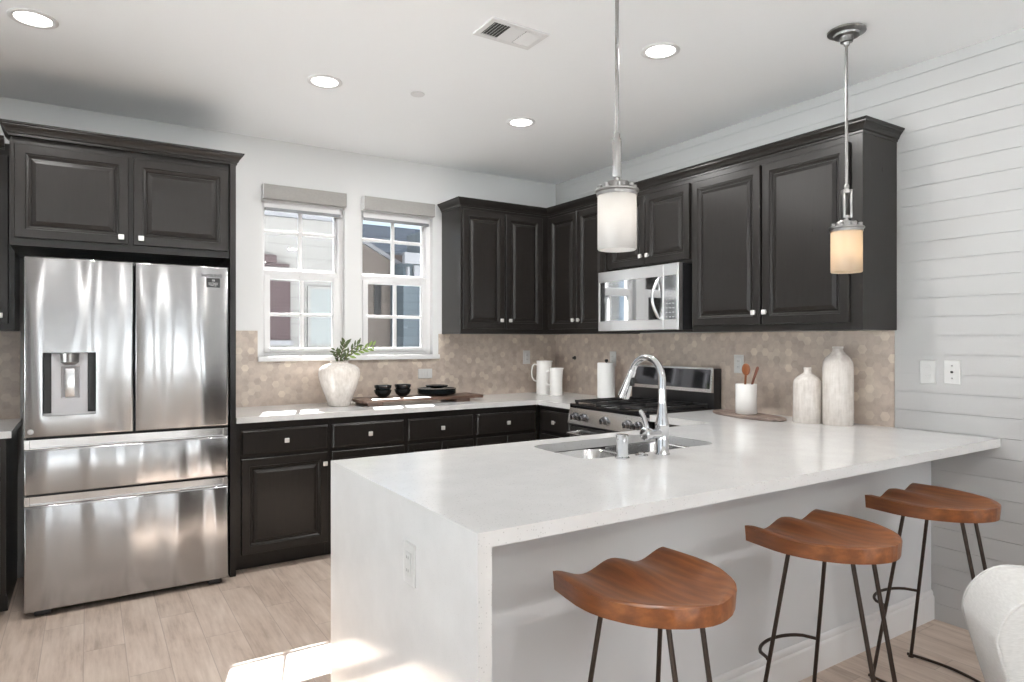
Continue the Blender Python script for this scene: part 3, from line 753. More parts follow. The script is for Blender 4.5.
# ============================================================ microwave
t = thing('microwave', 'stainless over-the-range microwave with curved handle and mirrored door', 'microwave', (-.002, -1.0625, 1.421), ROT_R)
MD = .395; MH = .420; DW = .635
bm = B(); box(bm, .003, RW-.002, -MD+.025, -.001, .004, MH, .003); obj('case', bm, 'black', t)
bm = B(); loops(bm, inset(0, DW, .004, MH, [(0, -MD+.024), (0, -MD-.010), (.004, -MD-.014)])+[(.022, DW-.004, .068, MH-.072, -MD-.014), (.024, DW-.006, .070, MH-.074, -MD-.010)], cap0=True, cap1=True); md = obj('door', bm, 'steel_mw', t, smooth=False)
MG = pm('mirrored_dark_glass', (.55, .56, .57, 1), .03, .97)
bm = B(); box(bm, .024, DW-.008, -MD-.013, -MD-.0105, .071, MH-.075); obj('door_glass', bm, MG, md, smooth=False)
bm = B(); pts = []
for k in range(13):
    s = k/12; zz = .075+s*(MH-.155); pts.append((DW-.035-.016*math.sin(PI*s), -MD-.014-.045*math.sin(PI*s), zz))
tube(bm, pts, [.006]+[.0105]*11+[.006], 14); obj('handle', bm, 'steel_flat', md)
bm = B(); loops(bm, inset(DW+.002, RW, .004, MH, [(0, -MD+.024), (0, -MD-.010), (.004, -MD-.014)])+[(DW+.006, RW-.014, .068, MH-.072, -MD-.014), (DW+.007, RW-.015, .069, MH-.073, -MD-.011)], cap0=True); cpn = obj('control_panel', bm, 'steel_mw', t, smooth=False)
bm = B(); box(bm, DW+.008, RW-.016, -MD-.0135, -MD-.0115, .070, MH-.074); pg = obj('keypad_glass', bm, pm('pale_mirror_glass', (.62, .64, .66, 1), .08, .9), cpn, smooth=False)
for r in range(6):
    for c in range(3):
        b_ = B(); x = DW+.022+c*.028; zz = .082+r*.028; box(b_, x, x+.016, -MD-.0142, -MD-.0136, zz, zz+.007); obj('key', b_, 'steel_flat', pg, smooth=False)
bm = B(); box(bm, .05, RW-.05, -.36, -.05, -.006, .0035); obj('vent_panel', bm, 'slot', t, smooth=False)

# ============================================================ outlets
def outlet(label, loc, rotz, w=.072, h=.116, kind='duplex', grp='wall outlets'):
    t = thing('wall_outlet', label, 'outlet', loc, rotz, grp)
    bm = B(); loops(bm, inset(-w/2, w/2, -h/2, h/2, [(0, 0), (0, -.003), (.003, -.006)]), cap0=True); pl = obj('plate', bm, 'plastic', t)
    if kind == 'duplex':
        for z in (.020, -.020):
            b = B(); lathe(b, [(.0165, 0), (.0165, .002), (0, .0025)], 20); o = obj('socket', b, 'plastic', t, (0, -.006, z)); o.rotation_euler = (PI/2, 0, 0)
            s = B(); box(s, -.006, -.004, .0026, .003, -.004, .005); box(s, .004, .006, .0026, .003, -.004, .005); s2 = obj('slot', s, 'slot', o, smooth=False)
    elif kind == 'decora':
        b = B(); box(b, -.016, .016, -.0085, -.006, -.033, .033, .001); o = obj('rocker', b, 'plastic', t)
        s = B()
        for z in (.018, -.018):
            for x in (-.006, .004): box(s, x, x+.002, -.0089, -.0084, z-.004, z+.004)
        obj('slot', s, 'slot', t, smooth=False)
    elif kind == 'jack':
        for z in (.030, 0, -.030):
            b = B(); lathe(b, [(.006 if z == 0 else .004, 0), (.006 if z == 0 else .003, .003), (0, .0035)], 14); o = obj('jack', b, 'slot' if z == 0 else 'nickel', t, (0, -.006, z)); o.rotation_euler = (PI/2, 0, 0)
    elif kind == 'quad':
        for x in (-.024, 0, .024):
            b = B(); box(b, x-.009, x+.009, -.0075, -.006, -.022, .022, .001); obj('rocker', b, 'plastic', t)
    return t
outlet('white wall switch plate on the tile below the windows, above the stacked plates', (-1.268, -.0101, 1.101), 0, .118, .074, 'quad', None)
outlet('white outlet on the back tile left of the tall pitcher', (-.318, -.0101, 1.216), 0, kind='decora')
outlet('white outlet on the range-side tile just behind the paper towel roll', (-.0101, -.770, 1.216), ROT_R, kind='decora')
outlet('white outlet on the tile behind the wooden spoons', (-.0101, -1.960, 1.210), ROT_R, kind='decora')
outlet('white duplex outlet on the plank wall, the nearer to the tile', (-.0001, -3.071, 1.203), ROT_R)
outlet('white jack plate on the plank wall, right of the duplex outlet', (-.0001, -3.180, 1.207), ROT_R, kind='jack')
o = outlet('white outlet set into the waterfall end of the peninsula', (XP-.0001, -3.0, .738), ROT_R, kind='decora')
t = thing('wall_plug', 'tiny black plug on the tile between the pitchers and the paper towels', 'plug', (-.0101, -.288, 1.212), ROT_R)
bm = B(); lathe(bm, [(.016, 0), (.016, .006), (.010, .012), (.010, .022), (0, .024)], 18); o = obj('body', bm, 'black', t); o.rotation_euler = (PI/2, 0, 0)

# ============================================================ ceiling fixtures
def downlight(label, x, y, group='recessed ceiling lights'):
    t = thing('recessed_light', label, 'ceiling light', (x, y, ZC), 0, group)
    bm = B(); lathe(bm, [(.072, 0), (.090, 0), (.091, -.004), (.086, -.007), (.070, -.006), (.066, -.002), (.066, 0)], 40, cap0=False, cap1=False); obj('trim_ring', bm, 'white', t)
    bm = B(); lathe(bm, [(0, -.002), (.067, -.002), (.067, -.0035), (.045, -.0050), (0, -.0055)], 36); obj('lens', bm, 'lens', t)
    ld = bpy.data.lights.new('downlight', 'AREA'); ld.shape = 'DISK'; ld.size = .13; ld.energy = LAMP; ld.color = (1, .985, .96)
    lo = bpy.data.objects.new('downlight', ld); COL.objects.link(lo); lo.parent = t; lo.location = (0, 0, -.009)
    return t
downlight('lit recessed ceiling light in the upper left, over the refrigerator', -3.671, -1.215)
downlight('lit recessed ceiling light in front of the left window', -2.414, -1.206)
downlight('lit recessed ceiling light nearest the corner cabinets, smallest in view', -1.176, -1.224)
downlight('lit recessed ceiling light between the two pendant lamps', -1.182, -2.437)
for x in (-4.3, -2.5, -.9):  # extra lamps out of view, added to brighten the room
    for y in (-5.2, -7.2):
        downlight('recessed ceiling light added out of view to brighten the room', x, y, 'added unseen lights of the living side')

t = thing('ceiling_vent', 'white rectangular air supply grille on the ceiling', 'vent', (-1.875, -2.203, ZC))
VX, VY = .148, .088
bm = B()
for (a, b, c, d) in ((-VX, VX, -VY, -VY+.024), (-VX, VX, VY-.024, VY), (-VX, -VX+.024, -VY+.024, VY-.024), (VX-.024, VX, -VY+.024, VY-.024)): box(bm, a, b, c, d, -.008, -.0005)
obj('frame', bm, 'white', t, smooth=False)
bm = B(); box(bm, -VX+.024, VX-.024, -VY+.024, VY-.024, -.002, -.0005); obj('backing', bm, 'slot', t, smooth=False)
def louver(cx, cy, L, along, tilt, w=.0095):
    bm = B(); box(bm, -L/2, L/2, -w/2, w/2, -.0006, .0006)
    o = obj('louver', bm, 'white', t, smooth=False); o.location = (cx, cy, -.0065)
    o.rotation_euler = (tilt, 0, 0) if along == 'x' else (tilt, 0, PI/2)
for k in range(5): louver(-.116+k*.015, 0, .122, 'y', -.75, .007)
for k in range(9): louver(.000, -.054+k*.0135, .080, 'x', -.3, .0135)
for k in range(6): louver(.052+k*.0132, 0, .122, 'y', .3, .0135)
bm = B(); lathe(bm, [(0, -.001), (.038, -.001), (.040, -.004), (.036, -.008), (0, -.009)], 28)
tag(obj('sprinkler_cover', bm, 'white', loc=(-1.925, -1.312, ZC)), 'small round white sprinkler cover on the ceiling', 'sprinkler cover')

# ============================================================ pendants
def pendant(label, x, y, shade, watt, bcol, yaw=0):
    t = thing('pendant_lamp', label, 'pendant lamp', (x, y, ZC), 0, 'pendant lamps over the peninsula')
    bm = B(); lathe(bm, [(.074, -.0005), (.079, -.004), (.079, -.011), (.070, -.015), (.054, -.018), (.052, -.028), (.028, -.030), (.026, -.052), (.014, -.054), (.011, -.068), (.0, -.069)], 40); obj('canopy', bm, 'nickel', t)
    z0 = 1.850-ZC      # top of the glass
    bm = B(); cyl(bm, (0, 0, -.064), (0, 0, z0+.185), .0062, 14); lathe(bm, [(.010, z0+.178), (.010, z0+.196), (.0062, z0+.205)], 16); obj('rod', bm, 'nickel', t)
    bm = B()     # open rectangular yoke
    box(bm, -.020, -.010, -.014, .014, z0+.052, z0+.178, .002); box(bm, .010, .020, -.014, .014, z0+.052, z0+.178, .002)
    box(bm, -.0098, .0098, -.012, .012, z0+.162, z0+.178, .002); box(bm, -.0098, .0098, -.012, .012, z0+.052, z0+.064, .002)
    for q in (-.0205, .0205): cyl(bm, (q*.9, 0, z0+.158), (q*1.12, 0, z0+.158), .004, 12)
    yk = obj('yoke', bm, 'nickel', t); yk.rotation_euler = (0, 0, math.radians(yaw))
    bm = B(); cyl(bm, (0, 0, z0+.03), (0, 0, z0+.054), .010, 16)
    lathe(bm, [(0, z0+.036), (.040, z0+.036), (.042, z0+.032), (.042, z0+.014), (.0, z0+.012)], 48)
    obj('cap', bm, 'nickel', t)
    bm = B(); lathe(bm, [(0, z0+.0118), (.071, z0+.0118), (.073, z0+.009), (.073, z0+.004), (.0675, z0+.001), (.0675, z0-.010), (.065, z0-.010), (.065, z0+.002), (0, z0+.002)], 48, cap0=False, cap1=False)
    gr = obj('gallery', bm, 'nickel', t)
    for k in range(8):
        a = 2*PI*k/8+.2; b = B(); lathe(b, [(.009, 0), (.009, .013), (.007, .015), (0, .015)], 14, (.058*math.cos(a), .058*math.sin(a), z0+.0119)); obj('stud', b, 'nickel', gr)
    bm = B(); H_ = .190
    lathe(bm, [(.062, z0), (.0645, z0-.004), (.0645, z0-H_+.004), (.0625, z0-H_), (.0605, z0-H_), (.0605, z0-.002)], 56, cap0=False, cap1=False); obj('glass_shade', bm, shade, t)
    bm = B(); lathe(bm, [(0, z0-.092), (.014, z0-.088), (.020, z0-.075), (.018, z0-.060), (.012, z0-.048), (.012, z0+.001), (0, z0+.0015)], 24); obj('bulb', bm, 'bulb', t)
    ld = bpy.data.lights.new('pendant_bulb', 'POINT'); ld.energy = watt; ld.color = bcol; ld.shadow_soft_size = .028
    lo = bpy.data.objects.new('pendant_bulb', ld); COL.objects.link(lo); lo.parent = t; lo.location = (0, 0, z0-.078)
    return t
pendant('brushed nickel pendant with white frosted glass shade, nearer the sink', -1.984, -3.03, 'shade', PEND, (1, .93, .86), 45)
pendant('brushed nickel pendant with cream glass shade in front of the tall cabinet', -.634, -3.03, 'shade_warm', PEND, (1, .88, .72), -35)

# ============================================================ stools
def make_stool(label, loc, rot):
    t = thing('bar_stool', label, 'stool', loc, rot, 'saddle seat stools along the peninsula')
    ZS, Wd, D, THK = .742, .372, .388, .050
    bm = B(); NX, NY = 28, 30
    def halfw(y):   # y 0..-D
        yy = -y; tb = [(0, .187), (.06, .195), (.12, .202), (.17, .201), (.22, .190), (.27, .168), (.31, .143), (.345, .108), (.37, .070), (.383, .036), (.388, .012)]
        for (a, p), (b, q) in zip(tb, tb[1:]):
            if yy <= b: return 1.08*(p+(q-p)*(yy-a)/(b-a))
        return .012
    def top(x, y):
        yy = -y; hw = .2
        u = x/max(.02, halfw(y))
        w = math.exp(-(yy/.15)**2)
        ridge = (1-math.cos(2*PI*u))/2                     # dips at u=+-.5, crests at 0 and +-1
        two = -.026*ridge
        s = max(0, min(1, yy/D)); rr = min(1, math.hypot(u, (yy-.20)/.195))
        dish = -.020*(1-min(1, rr)**2.5)
        return ZS - .004*(1-w) + two*w + dish*(1-w)
    T, Bt = [], []
    for j in range(NY+1):
        s = j/NY; y = -D*math.sin(s*PI/2); hw = halfw(y) if j < NY else .012
        if j == NY: y = -D
        rowt, rowb = [], []
        for i in range(NX+1):
            u = -1+2*i/NX; x = u*hw; e = .004 if (i in (0, NX) or j in (0, NY)) else 0
            rowt.append(bm.verts.new((x+.014, y, top(x, y)-e))); rowb.append(bm.verts.new((x*.985+.014, y*.985-.002, ZS-THK-.004)))
        T.append(rowt); Bt.append(rowb)
    for j in range(NY):
        for i in range(NX):
            bm.faces.new((T[j][i], T[j][i+1], T[j+1][i+1], T[j+1][i])); bm.faces.new((Bt[j][i], Bt[j+1][i], Bt[j+1][i+1], Bt[j][i+1]))
    for i in range(NX):
        bm.faces.new((T[0][i], Bt[0][i], Bt[0][i+1], T[0][i+1])); bm.faces.new((T[NY][i], T[NY][i+1], Bt[NY][i+1], Bt[NY][i]))
    for j in range(NY):
        bm.faces.new((T[j][0], T[j+1][0], Bt[j+1][0], Bt[j][0])); bm.faces.new((T[j][NX], Bt[j][NX], Bt[j+1][NX], T[j+1][NX]))
    obj('seat', bm, 'seatwood', t, ang=50)
    zb = ZS-THK-.004; r = .0068
    tops = [(-.104, -.111), (.104, -.111), (-.056, -.292), (.056, -.292)]; feet = [(-.160, -.017), (.160, -.017), (-.054, -.420), (.054, -.420)]
    for (a, b), (c, d) in zip(tops, feet):
        bm = B(); tube(bm, [(a, b, zb), (c, d, .0075)], r, 12); lathe(bm, [(.011, 0), (.011, .007), (.007, .010)], 14, (c, d, 0)); obj('leg', bm, 'bronze', t)
    bm = B(); pl = B(); 
    for x in (-.1, .1): box(pl, x*.8-.03, x*.8+.03, -.30 if 0 else -.135, -.09, zb-.003, zb-.0002)
    obj('mounting_plate', pl, 'bronze', t, smooth=False)
    # foot rest bow between the counter side legs
    def on(i, z):
        s = z/zb; return Vector((feet[i][0]+(tops[i][0]-feet[i][0])*s, feet[i][1]+(tops[i][1]-feet[i][1])*s, z))
    a, b = on(0, .300), on(1, .300); pts = []
    for k in range(17):
        s = k/16; q = a.lerp(b, s); bulge = (4*s*(1-s))**.5 if 0 < s < 1 else 0
        pts.append((q.x*1.0, q.y+.007+.085*bulge, q.z))
    tube(bm, [(a.x-.006, a.y+.004, a.z)]+pts[0:]+[(b.x+.010, b.y+.004, b.z)], .0058, 12); obj('footrest', bm, 'bronze', t)
    # floor bows joining front and rear legs
    for s_ in (-1, 1):
        bm = B(); p0 = Vector((s_*.160, -.002, .0085)); p1 = Vector((s_*.054, -.424, .0085)); pts = []
        for k in range(15):
            s = k/14; q = p0.lerp(p1, s); pts.append((q.x+s_*.055*math.sin(PI*s), q.y, q.z))
        tube(bm, pts, .0058, 12); obj('floor_rail', bm, 'bronze', t)
    return t
s0 = make_stool('wooden saddle seat stool with dark metal legs, nearest the camera', (-2.232, -3.267, 0), -.02)
dup(s0, (-1.432, -3.257, 0), 0, 'wooden saddle seat stool in the middle of the three')
dup(s0, (-.659, -3.225, 0), .032, 'wooden saddle seat stool next to the plank wall, farthest of three')

# ============================================================ upholstered chair, lower right
t = thing('upholstered_chair', 'off-white upholstered armchair back with welted seams, cropped at lower right', 'chair', (-1.115, -4.10, 0), math.radians(-50))
def slab_outline(w, h, z0, r, taper, n=10):
    P = []
    for cx, cz, a0 in ((w/2-r, h-r, 0), (-w/2+r, h-r, 90)):
        for k in range(n+1):
            a = math.radians(a0+90*k/n); P.append((cx+r*math.cos(a), cz+r*math.sin(a)))
    P += [(-w/2+taper*.5, (h+z0)/2-.05), (-w/2+taper, z0+.03), (-w/2+taper+.03, z0), (w/2-taper-.03, z0), (w/2-taper, z0+.03), (w/2-taper*.5, (h+z0)/2-.05)]
    return P
def chair_back():
    P = slab_outline(.78, .712, .26, .125, .10); bm = B(); rings = []
    def bend(x, y, z): return (x, y - .55*x*x - (z-.4)*.10, z)
    cx, cz = 0, .55
    for ins, y in ((.30, .124), (.10, .128), (.03, .124), (.006, .108), (0, .06), (0, -.06), (.006, -.108), (.03, -.124), (.10, -.128), (.30, -.124)):
        rings.append([bm.verts.new(bend(cx+(x-cx)*(1-ins), y, cz+(z-cz)*(1-ins))) for x, z in P])
    for a, b in zip(rings, rings[1:]):
        for i in range(len(a)): bm.faces.new((a[i], a[(i+1) % len(a)], b[(i+1) % len(a)], b[i]))
    bm.faces.new(rings[0][::-1]); bm.faces.new(rings[-1])
    o = obj('backrest', bm, 'fabric', t, ang=80)
    md = o.modifiers.new('soften', 'SUBSURF'); md.levels = 2; md.render_levels = 2
    for yy in (.118, -.118):
        w = B(); tube(w, [bend(cx+(x-cx)*.975, yy*1.02, cz+(z-cz)*.975) for x, z in P], .0042, 8, closed=True); obj('welt', w, 'fabric', o)
chair_back()
bm = B(); box(bm, -.31, .31, -.62, -.05, .27, .44, .05, 4); obj('seat_cushion', bm, 'fabric', t)
for x in (-.25, .25):
    for y in (-.56, -.06):
        bm = B(); tube(bm, [(x, y, .29), (x*1.06, y*1.03, 0)], [.020, .013], 16); obj('leg', bm, 'bronze', t)

# ============================================================ things on the back counter
def turned(name, label, cat, loc, prof, mat, seg=48, grp=None, part='body'):
    t = thing(name, label, cat, loc, 0, grp); bm = B(); lathe(bm, prof, seg, cap1=False); obj(part, bm, mat, t, ang=60); return t
vx, vy = -2.038, -.290
t = turned('vase', 'round white ceramic vase holding green sprigs on the back counter', 'vase', (vx, vy, ZT),
 [(.066, 0), (.072, .004), (.080, .030), (.096, .075), (.114, .120), (.128, .165), (.138, .205), (.139, .228), (.132, .252), (.112, .272), (.086, .283), (.064, .288), (.060, .291), (.060, .297), (.062, .303), (.058, .304), (.054, .295), (.10, .268), (.125, .23), (.10, .12), (.06, .02), (0, .015)], M['glaze'])
def sprig(label, pts, leaves, size, mt, seed):
    random.seed(seed); t = thing('leafy_branch', label, 'branch', (vx, vy, ZT+.016), 0, 'branches in the round vase')
    P = [Vector(p) for p in pts]; bm = B(); tube(bm, P, [.0028]*(len(P)-1)+[.0012], 8); obj('stem', bm, 'stem', t)
    bm = B(); n = len(P)
    for k in range(leaves):
        s = .35+.65*k/(leaves-1); f = s*(n-1); i = min(n-2, int(f)); p = P[i].lerp(P[i+1], f-i)
        tg = (P[i+1]-P[i]).normalized(); side = 1 if k % 2 else -1
        ax = tg.cross(Vector((random.uniform(-.4, .4), -1, random.uniform(-.4, .4)))).normalized()*side
        d = (tg*.75+ax*.75+Vector((0, random.uniform(-.35, .35), random.uniform(-.1, .3)))).normalized()
        L = size*random.uniform(.8, 1.15); wv = d.cross(Vector((random.uniform(-.5, .5), 1, random.uniform(-.5, .5)))).normalized()*L*.17; nm = d.cross(wv).normalized()
        q = [p, p+d*L*.25+wv*.8, p+d*L*.55+wv, p+d*L*.85+wv*.5, p+d*L, p+d*L*.85-wv*.5, p+d*L*.55-wv, p+d*L*.25-wv*.8]
        m1 = [p+d*L*.28-nm*.003, p+d*L*.55-nm*.005, p+d*L*.82-nm*.003]
        for lift in (0.0, .0007):
            v = [bm.verts.new(a+nm*lift) for a in q]; c = [bm.verts.new(a+nm*lift) for a in m1]
            for f_ in ((v[0], v[1], c[0]), (v[0], c[0], v[7]), (v[1], v[2], c[1], c[0]), (c[0], c[1], v[6], v[7]), (v[2], v[3], c[2], c[1]), (c[1], c[2], v[5], v[6]), (v[3], v[4], c[2]), (c[2], v[4], v[5])): bm.faces.new(f_)
    me = obj('leaves', bm, mt, t, ang=80); return t
sprig('olive-like sprig leaning upright out of the white vase', [(-.01, .01, 0), (.0, .0, .16), (.004, -.005, .30), (.012, -.02, .345), (.022, -.03, .385), (.028, -.04, .415)], 13, .050, 'leaf', 3)
sprig('short green sprig rising at the left of the vase neck', [(.01, .02, 0), (-.005, .0, .20), (-.010, -.004, .30), (-.022, -.02, .33), (-.035, -.03, .36)], 11, .044, 'leaf', 5)
sprig('green sprig arching right from the vase, middle one', [(.01, .0, 0), (.015, 0, .2), (.025, 0, .30), (.065, -.01, .350), (.105, -.02, .385), (.130, -.02, .400)], 13, .050, 'leaf', 9)
sprig('yellow-green sprig reaching farthest right over the sill', [(.02, .0, 0), (.022, 0, .2), (.035, 0, .305), (.10, -.01, .345), (.17, -.01, .372), (.230, -.02, .390)], 15, .050, 'leaf2', 12)

# serving board with feet
t = thing('serving_board', 'long dark walnut footed board under the bowls and plates', 'board', (-1.475, -.315, ZT), math.radians(-2))
bm = B(); P = rrect(-.465, .475, -.150, .130, .03, 6)
v0 = [bm.verts.new((x, y, .024)) for x, y in P]; v1 = [bm.verts.new((x*1.0, y, .043)) for x, y in P]
bm.faces.new(v0[::-1]); bm.faces.new(v1)
for i in range(len(P)): bm.faces.new((v0[i], v0[(i+1) % len(P)], v1[(i+1) % len(P)], v1[i]))
obj('board', bm, 'traywood', t, ang=40)
for x in (-.36, .30):
    bm = B(); box(bm, x-.055, x+.055, -.145, .125, 0, .0245, .004); obj('foot', bm, 'traywood', t)
ZB = ZT+.0432
def bowls(cx, cy, r, labs_, grp):
    prof = [(r*.48, 0), (r*.50, .004), (r*.78, .016), (r*.95, .034), (r, .050), (r*.97, .051), (r*.90, .036), (r*.72, .020), (r*.4, .010), (0, .008)]
    for k, lb in enumerate(labs_):
        turned('bowl', lb, 'bowl', (cx+.001*k, cy, ZB+k*.033), prof, 'bowl', 36, grp)
bowls(-1.715, -.262, .062, ['dark glazed bowl, bottom of the stack nearest the vase', 'dark glazed bowl, top of the stack nearest the vase'], 'dark bowls on the walnut board')
bowls(-1.562, -.257, .060, ['dark glazed bowl, bottom of the stack in the middle of the board', 'dark glazed bowl, top of the stack in the middle of the board'], 'dark bowls on the walnut board')
px_, py_ = -1.305, -.290
for k in range(4):
    R_ = .145
    turned('plate', ['dark plate, lowest of the stack on the walnut board', 'dark plate, second from the bottom of the stack', 'dark plate, third from the bottom of the stack', 'dark plate, top plate of the stack under the small dish'][k], 'plate', (px_, py_, ZB+.0105*k),
           [(R_*.6, 0), (R_*.62, .003), (R_*.95, .008), (R_, .017), (R_*.98, .019), (R_*.90, .0125), (R_*.58, .009), (0, .008)], 'bowl', 48, 'dark plates on the walnut board')
turned('dish', 'small dark shallow dish on top of the plate stack', 'dish', (px_, py_, ZB+.0505), [(.045, 0), (.048, .003), (.078, .010), (.084, .020), (.081, .021), (.060, .010), (0, .008)], 'bowl', 40)

# pitchers
def pitcher(label, loc, r, h, rot):
    t = thing('pitcher', label, 'pitcher', loc, rot, 'white pitchers in the corner')
    bm = B(); seg = 48; prof = [(r*.98, 0), (r, .004), (r*.985, h*.5), (r*.97, h*.96), (r*1.0, h), (r*.93, h), (r*.92, h*.5), (r*.92, .01), (0, .008)]
    lathe(bm, prof, seg, cap1=False)
    for v in bm.verts:      # spout on +x
        if v.co.z > h*.9 and v.co.x > r*.6:
            k = (v.co.z/h-.9)/.1; v.co.x += k*r*.28*(v.co.x/r-.6)/.4
    obj('body', bm, 'ceramic_bright', t, ang=50)
    bm = B(); pts = [(-r*.95, 0, h*.88), (-r*1.25, 0, h*.90), (-r*1.52, 0, h*.84), (-r*1.62, 0, h*.68), (-r*1.58, 0, h*.52), (-r*1.35, 0, h*.42), (-r*.95, 0, h*.38)]
    tube(bm, pts, .0058, 12); obj('handle', bm, 'ceramic_bright', t); return t
pitcher('tall white ceramic pitcher with a loop handle in the corner', (-.281, -.213, ZT), .062, .276, -.55)
pitcher('smaller white ceramic pitcher in front of the tall one', (-.268, -.366, ZT), .053, .222, -.55)
# paper towels
t = thing('paper_towel_roll', 'white paper towel roll standing left of the range', 'paper towels', (-.148, -.848, ZT))
bm = B(); lathe(bm, [(.060, 0), (.064, .003), (.064, .008), (0, .008)], 36); lathe(bm, [(.006, .008), (.006, .285), (0, .286)], 14); lathe(bm, [(.0, .279), (.011, .281), (.014, .290), (.011, .300), (0, .302)], 20); obj('holder', bm, 'black', t)
bm = B(); lathe(bm, [(.018, .009), (.066, .009), (.0675, .012), (.0675, .272), (.066, .275), (.018, .275)], 48, cap0=False, cap1=False); lathe(bm, [(.018, .009), (.018, .275)], 24, cap0=False, cap1=False); obj('roll', bm, 'paper', t, ang=50)

# ============================================================ things right of the range
t = thing('cutting_board', 'thin oval grey-brown wooden board under the utensil crock', 'board', (-.232, -2.195, ZT), math.radians(-10))
bm = B(); P = [(.105*math.copysign(abs(math.cos(a))**.95, math.cos(a)), .275*math.copysign(abs(math.sin(a))**.95, math.sin(a))) for a in [2*PI*k/48 for k in range(48)]]
for (s, z), nx in zip(((.97, 0), (1, .004), (1, .012), (.975, .0155)), range(4)):
    ring_ = [bm.verts.new((x*s, y*s, z)) for x, y in P]
    if nx: 
        for i in range(48): bm.faces.new((prev[i], prev[(i+1) % 48], ring_[(i+1) % 48], ring_[i]))
    else: bm.faces.new(ring_[::-1])
    prev = ring_
bm.faces.new(prev); obj('board', bm, 'boardwood', t, ang=40)
cx, cy = -.225, -2.180
turned('utensil_crock', 'white cylindrical crock holding wooden utensils', 'crock', (cx, cy, ZT+.0157), [(.056, 0), (.060, .004), (.0605, .170), (.0595, .174), (.0565, .173), (.0560, .012), (0, .010)], 'ceramic_bright', 44)
t = thing('wooden_spoon', 'wooden spoon with round bowl standing in the crock', 'spoon', (cx, cy, ZT+.0262))
bm = B(); tube(bm, [(-.010, .020, .004), (-.002, .010, .10), (.003, .005, .215)], [.006, .006, .0065], 12)
lathe_pts = []
c = Vector((.004, .004, .248))
for j in range(9):
    ph = PI*j/8; lathe_pts.append((.5, ph))
rings = []
for j in range(11):
    ph = -PI/2+PI*j/10; z = .036*math.sin(ph); rr = math.cos(ph)
    rings.append([bm.verts.new((c.x+.008*rr*math.cos(2*PI*k/20)*1.0, c.y+.030*rr*math.sin(2*PI*k/20), c.z+z)) for k in range(20)] if rr > 1e-3 else [bm.verts.new((c.x, c.y, c.z+z))])
for a, b in zip(rings, rings[1:]):
    for k in range(20):
        if len(a) == 1: bm.faces.new((a[0], b[(k+1) % 20], b[k]))
        elif len(b) == 1: bm.faces.new((a[k], a[(k+1) % 20], b[0]))
        else: bm.faces.new((a[k], a[(k+1) % 20], b[(k+1) % 20], b[k]))
sp_ = obj('spoon', bm, 'spoonwood', t, ang=50); sp_.rotation_euler = (0, 0, 0)
t = thing('wooden_spatula', 'dark wooden utensil handle leaning right out of the crock', 'utensil', (cx, cy, ZT+.0262))
bm = B(); tube(bm, [(.0, .0, .006), (.0, -.030, .130), (.0, -.052, .195), (0, -.078, .258), (0, -.082, .266)], [.005, .006, .007, .009, .005], 12); obj('handle', bm, 'spoondark', t)

def bottle_vase(label, loc, R, h, neck, shoulder):
    return turned('bottle_vase', label, 'vase', loc, [(R*.96, 0), (R, .006), (R*1.0, h*.3), (R*.99, h*shoulder*.9), (R*.95, h*shoulder), (R*.80, h*(shoulder+.055)), (R*.55, h*(shoulder+.10)), (neck*1.05, h*(shoulder+.14)), (neck*.92, h*(shoulder+.18)), (neck*.95, h*.965), (neck*1.08, h*.99), (neck*1.0, h), (neck*.8, h*.99), (neck*.75, h*.9), (0, h*.88)], 'glaze', 48, 'speckled white bottle vases')
bottle_vase('shorter off-white bottle vase on the counter by the plank wall', (-.190, -2.550, ZT), .0735, .298, .020, .76)
bottle_vase('taller off-white bottle vase nearest the plank wall', (-.136, -2.690, ZT), .0760, .412, .0265, .80)

# ============================================================ outside, beyond the back windows
def prism(bm, x0, x1, y0, y1, z0, ze, zr, xr):
    """gable facing -y, ridge along y at xr"""
    P = [(x0, z0), (x1, z0), (x1, ze), (xr, zr), (x0, ze)]
    a = [bm.verts.new((x, y0, z)) for x, z in P]; b = [bm.verts.new((x, y1, z)) for x, z in P]
    bm.faces.new(a); bm.faces.new(b[::-1])
    for i in range(5): bm.faces.new((a[i], b[i], b[(i+1) % 5], a[(i+1) % 5]))
GZ = -3.0
bm = B(); box(bm, -40, 40, -45, 45, -.5, -.13); tag(obj('ground', bm, 'bounce_ground', smooth=False), 'raised pale ground outside, added to bounce sunlight into the room', 'ground')  # unseen reflector: ground raised and paled to bounce sunlight onto the ceiling
t = thing('neighbor_house', 'pale grey house wall seen through the left window', 'house', (0, 5.5, GZ))
bm = B(); box(bm, -6.5, .12, 0, 6, 0, 6.21); obj('wall', bm, 'side_grey', t, smooth=False)
bm = B(); box(bm, -6.6, .2, -.08, 6.1, 6.21, 6.27); obj('roof_edge', bm, 'extwhite', t, smooth=False)
bm = B(); box(bm, -1.62, -.92, -.05, -.001, 4.37, 5.24); sh = obj('shutter', bm, 'shutter', t, smooth=False)
bm = B(); box(bm, -1.66, -.88, -.07, -.001, 4.29, 4.36); obj('shutter_sill', bm, 'extwhite', t, smooth=False)
bm = B(); box(bm, -.62, -.22, -.04, -.001, 4.30, 5.15); w_ = obj('window', bm, pm('far_glass', (.115, .125, .125, 1), .3), t, smooth=False)
bm = B(); box(bm, -.66, -.62, -.05, -.001, 4.26, 5.19); box(bm, -.22, -.18, -.05, -.001, 4.26, 5.19); box(bm, -.62, -.22, -.05, -.001, 5.15, 5.19); box(bm, -.62, -.22, -.05, -.001, 4.26, 4.30); obj('window_frame', bm, 'side_grey', w_, smooth=False)
bm = B(); box(bm, -1.35, -1.14, -.16, -.001, 5.50, 5.62, .02); box(bm, -1.35, -.95, -.12, -.001, 5.46, 5.495); obj('wall_lamp', bm, 'shutter', t)
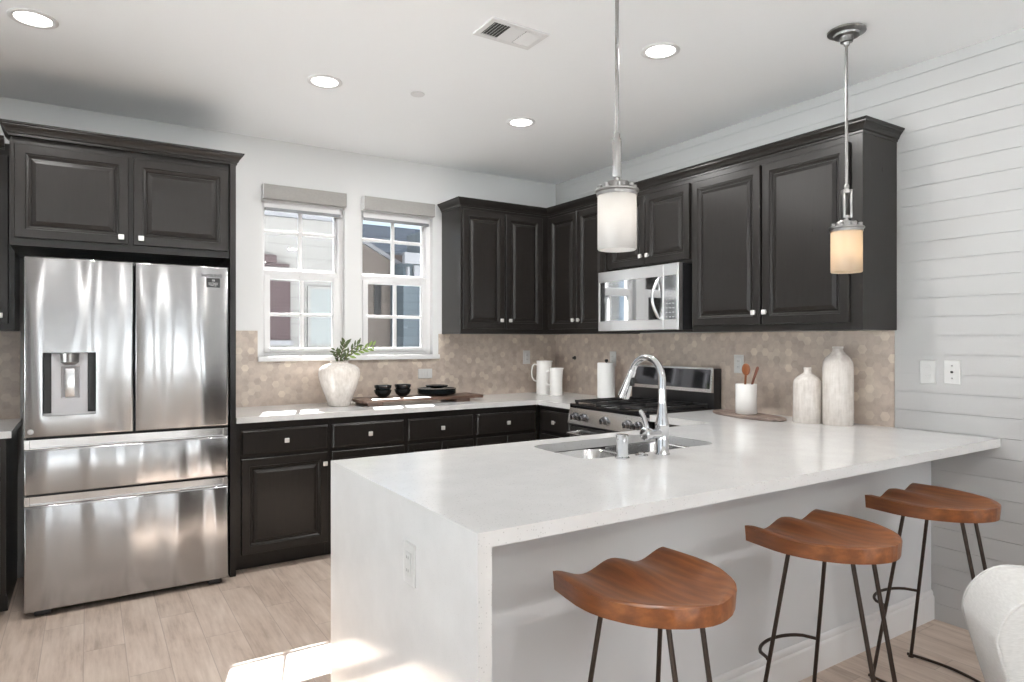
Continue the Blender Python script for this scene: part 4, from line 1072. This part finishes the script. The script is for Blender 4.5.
t = thing('neighbor_house', 'taupe gabled house with white rake board seen through the right window', 'house', (0, 6.0, GZ))
bm = B(); prism(bm, .21, 1.25, 0, 5, 0, 5.58, 6.13, .22); obj('wall', bm, 'side_taupe', t, smooth=False)
bm = B(); v = [bm.verts.new(p) for p in ((.21, -.06, 6.16), (1.35, -.06, 5.57), (1.35, -.06, 5.50), (.21, -.06, 6.09), (.21, -.002, 6.16), (1.35, -.002, 5.57), (1.35, -.002, 5.50), (.21, -.002, 6.09))]
for f in ((0, 1, 2, 3), (7, 6, 5, 4), (0, 4, 5, 1), (1, 5, 6, 2), (2, 6, 7, 3), (3, 7, 4, 0)): bm.faces.new([v[i] for i in f])
obj('rake_board', bm, 'extwhite', t, smooth=False)
bm = B(); box(bm, .60, .72, -.03, -.001, 4.75, 5.30); obj('window', bm, 'black', t, smooth=False)
t = thing('neighbor_house', 'far house with brown wall and slate roof rising behind the gable', 'house', (0, 12, GZ))
bm = B(); box(bm, -1, 6, 0, 4, 0, 6.67); obj('wall', bm, 'roof_brown', t, smooth=False)
bm = B(); v = [bm.verts.new(p) for p in ((-1.2, -.4, 6.68), (6.2, -.4, 6.68), (6.2, .15, 7.45), (-1.2, .15, 7.45), (-1.2, .15, 6.69), (6.2, .15, 6.69))]
for f in ((0, 1, 2, 3), (0, 4, 5, 1), (3, 2, 5, 4), (0, 3, 4), (1, 5, 2)): bm.faces.new([v[i] for i in f])
obj('roof', bm, 'roof_slate', t, smooth=False)
t = thing('neighbor_house', 'blue-grey sided house at the right of the right window', 'house', (0, 5.2, GZ))
bm = B(); box(bm, 1.12, 7, 0, .6, 0, 6.15); box(bm, .82, 1.115, .05, .6, 0, 5.62); obj('wall', bm, 'side_blue', t, smooth=False)
bm = B(); box(bm, .80, 1.11, -.05, .049, 5.60, 5.78); obj('awning', bm, 'extwhite', t, smooth=False)
bm = B(); box(bm, .98, 1.11, -.02, .049, 5.36, 5.58); box(bm, .86, .90, -.02, .049, 5.40, 5.55); obj('window', bm, 'extwhite', t, smooth=False)
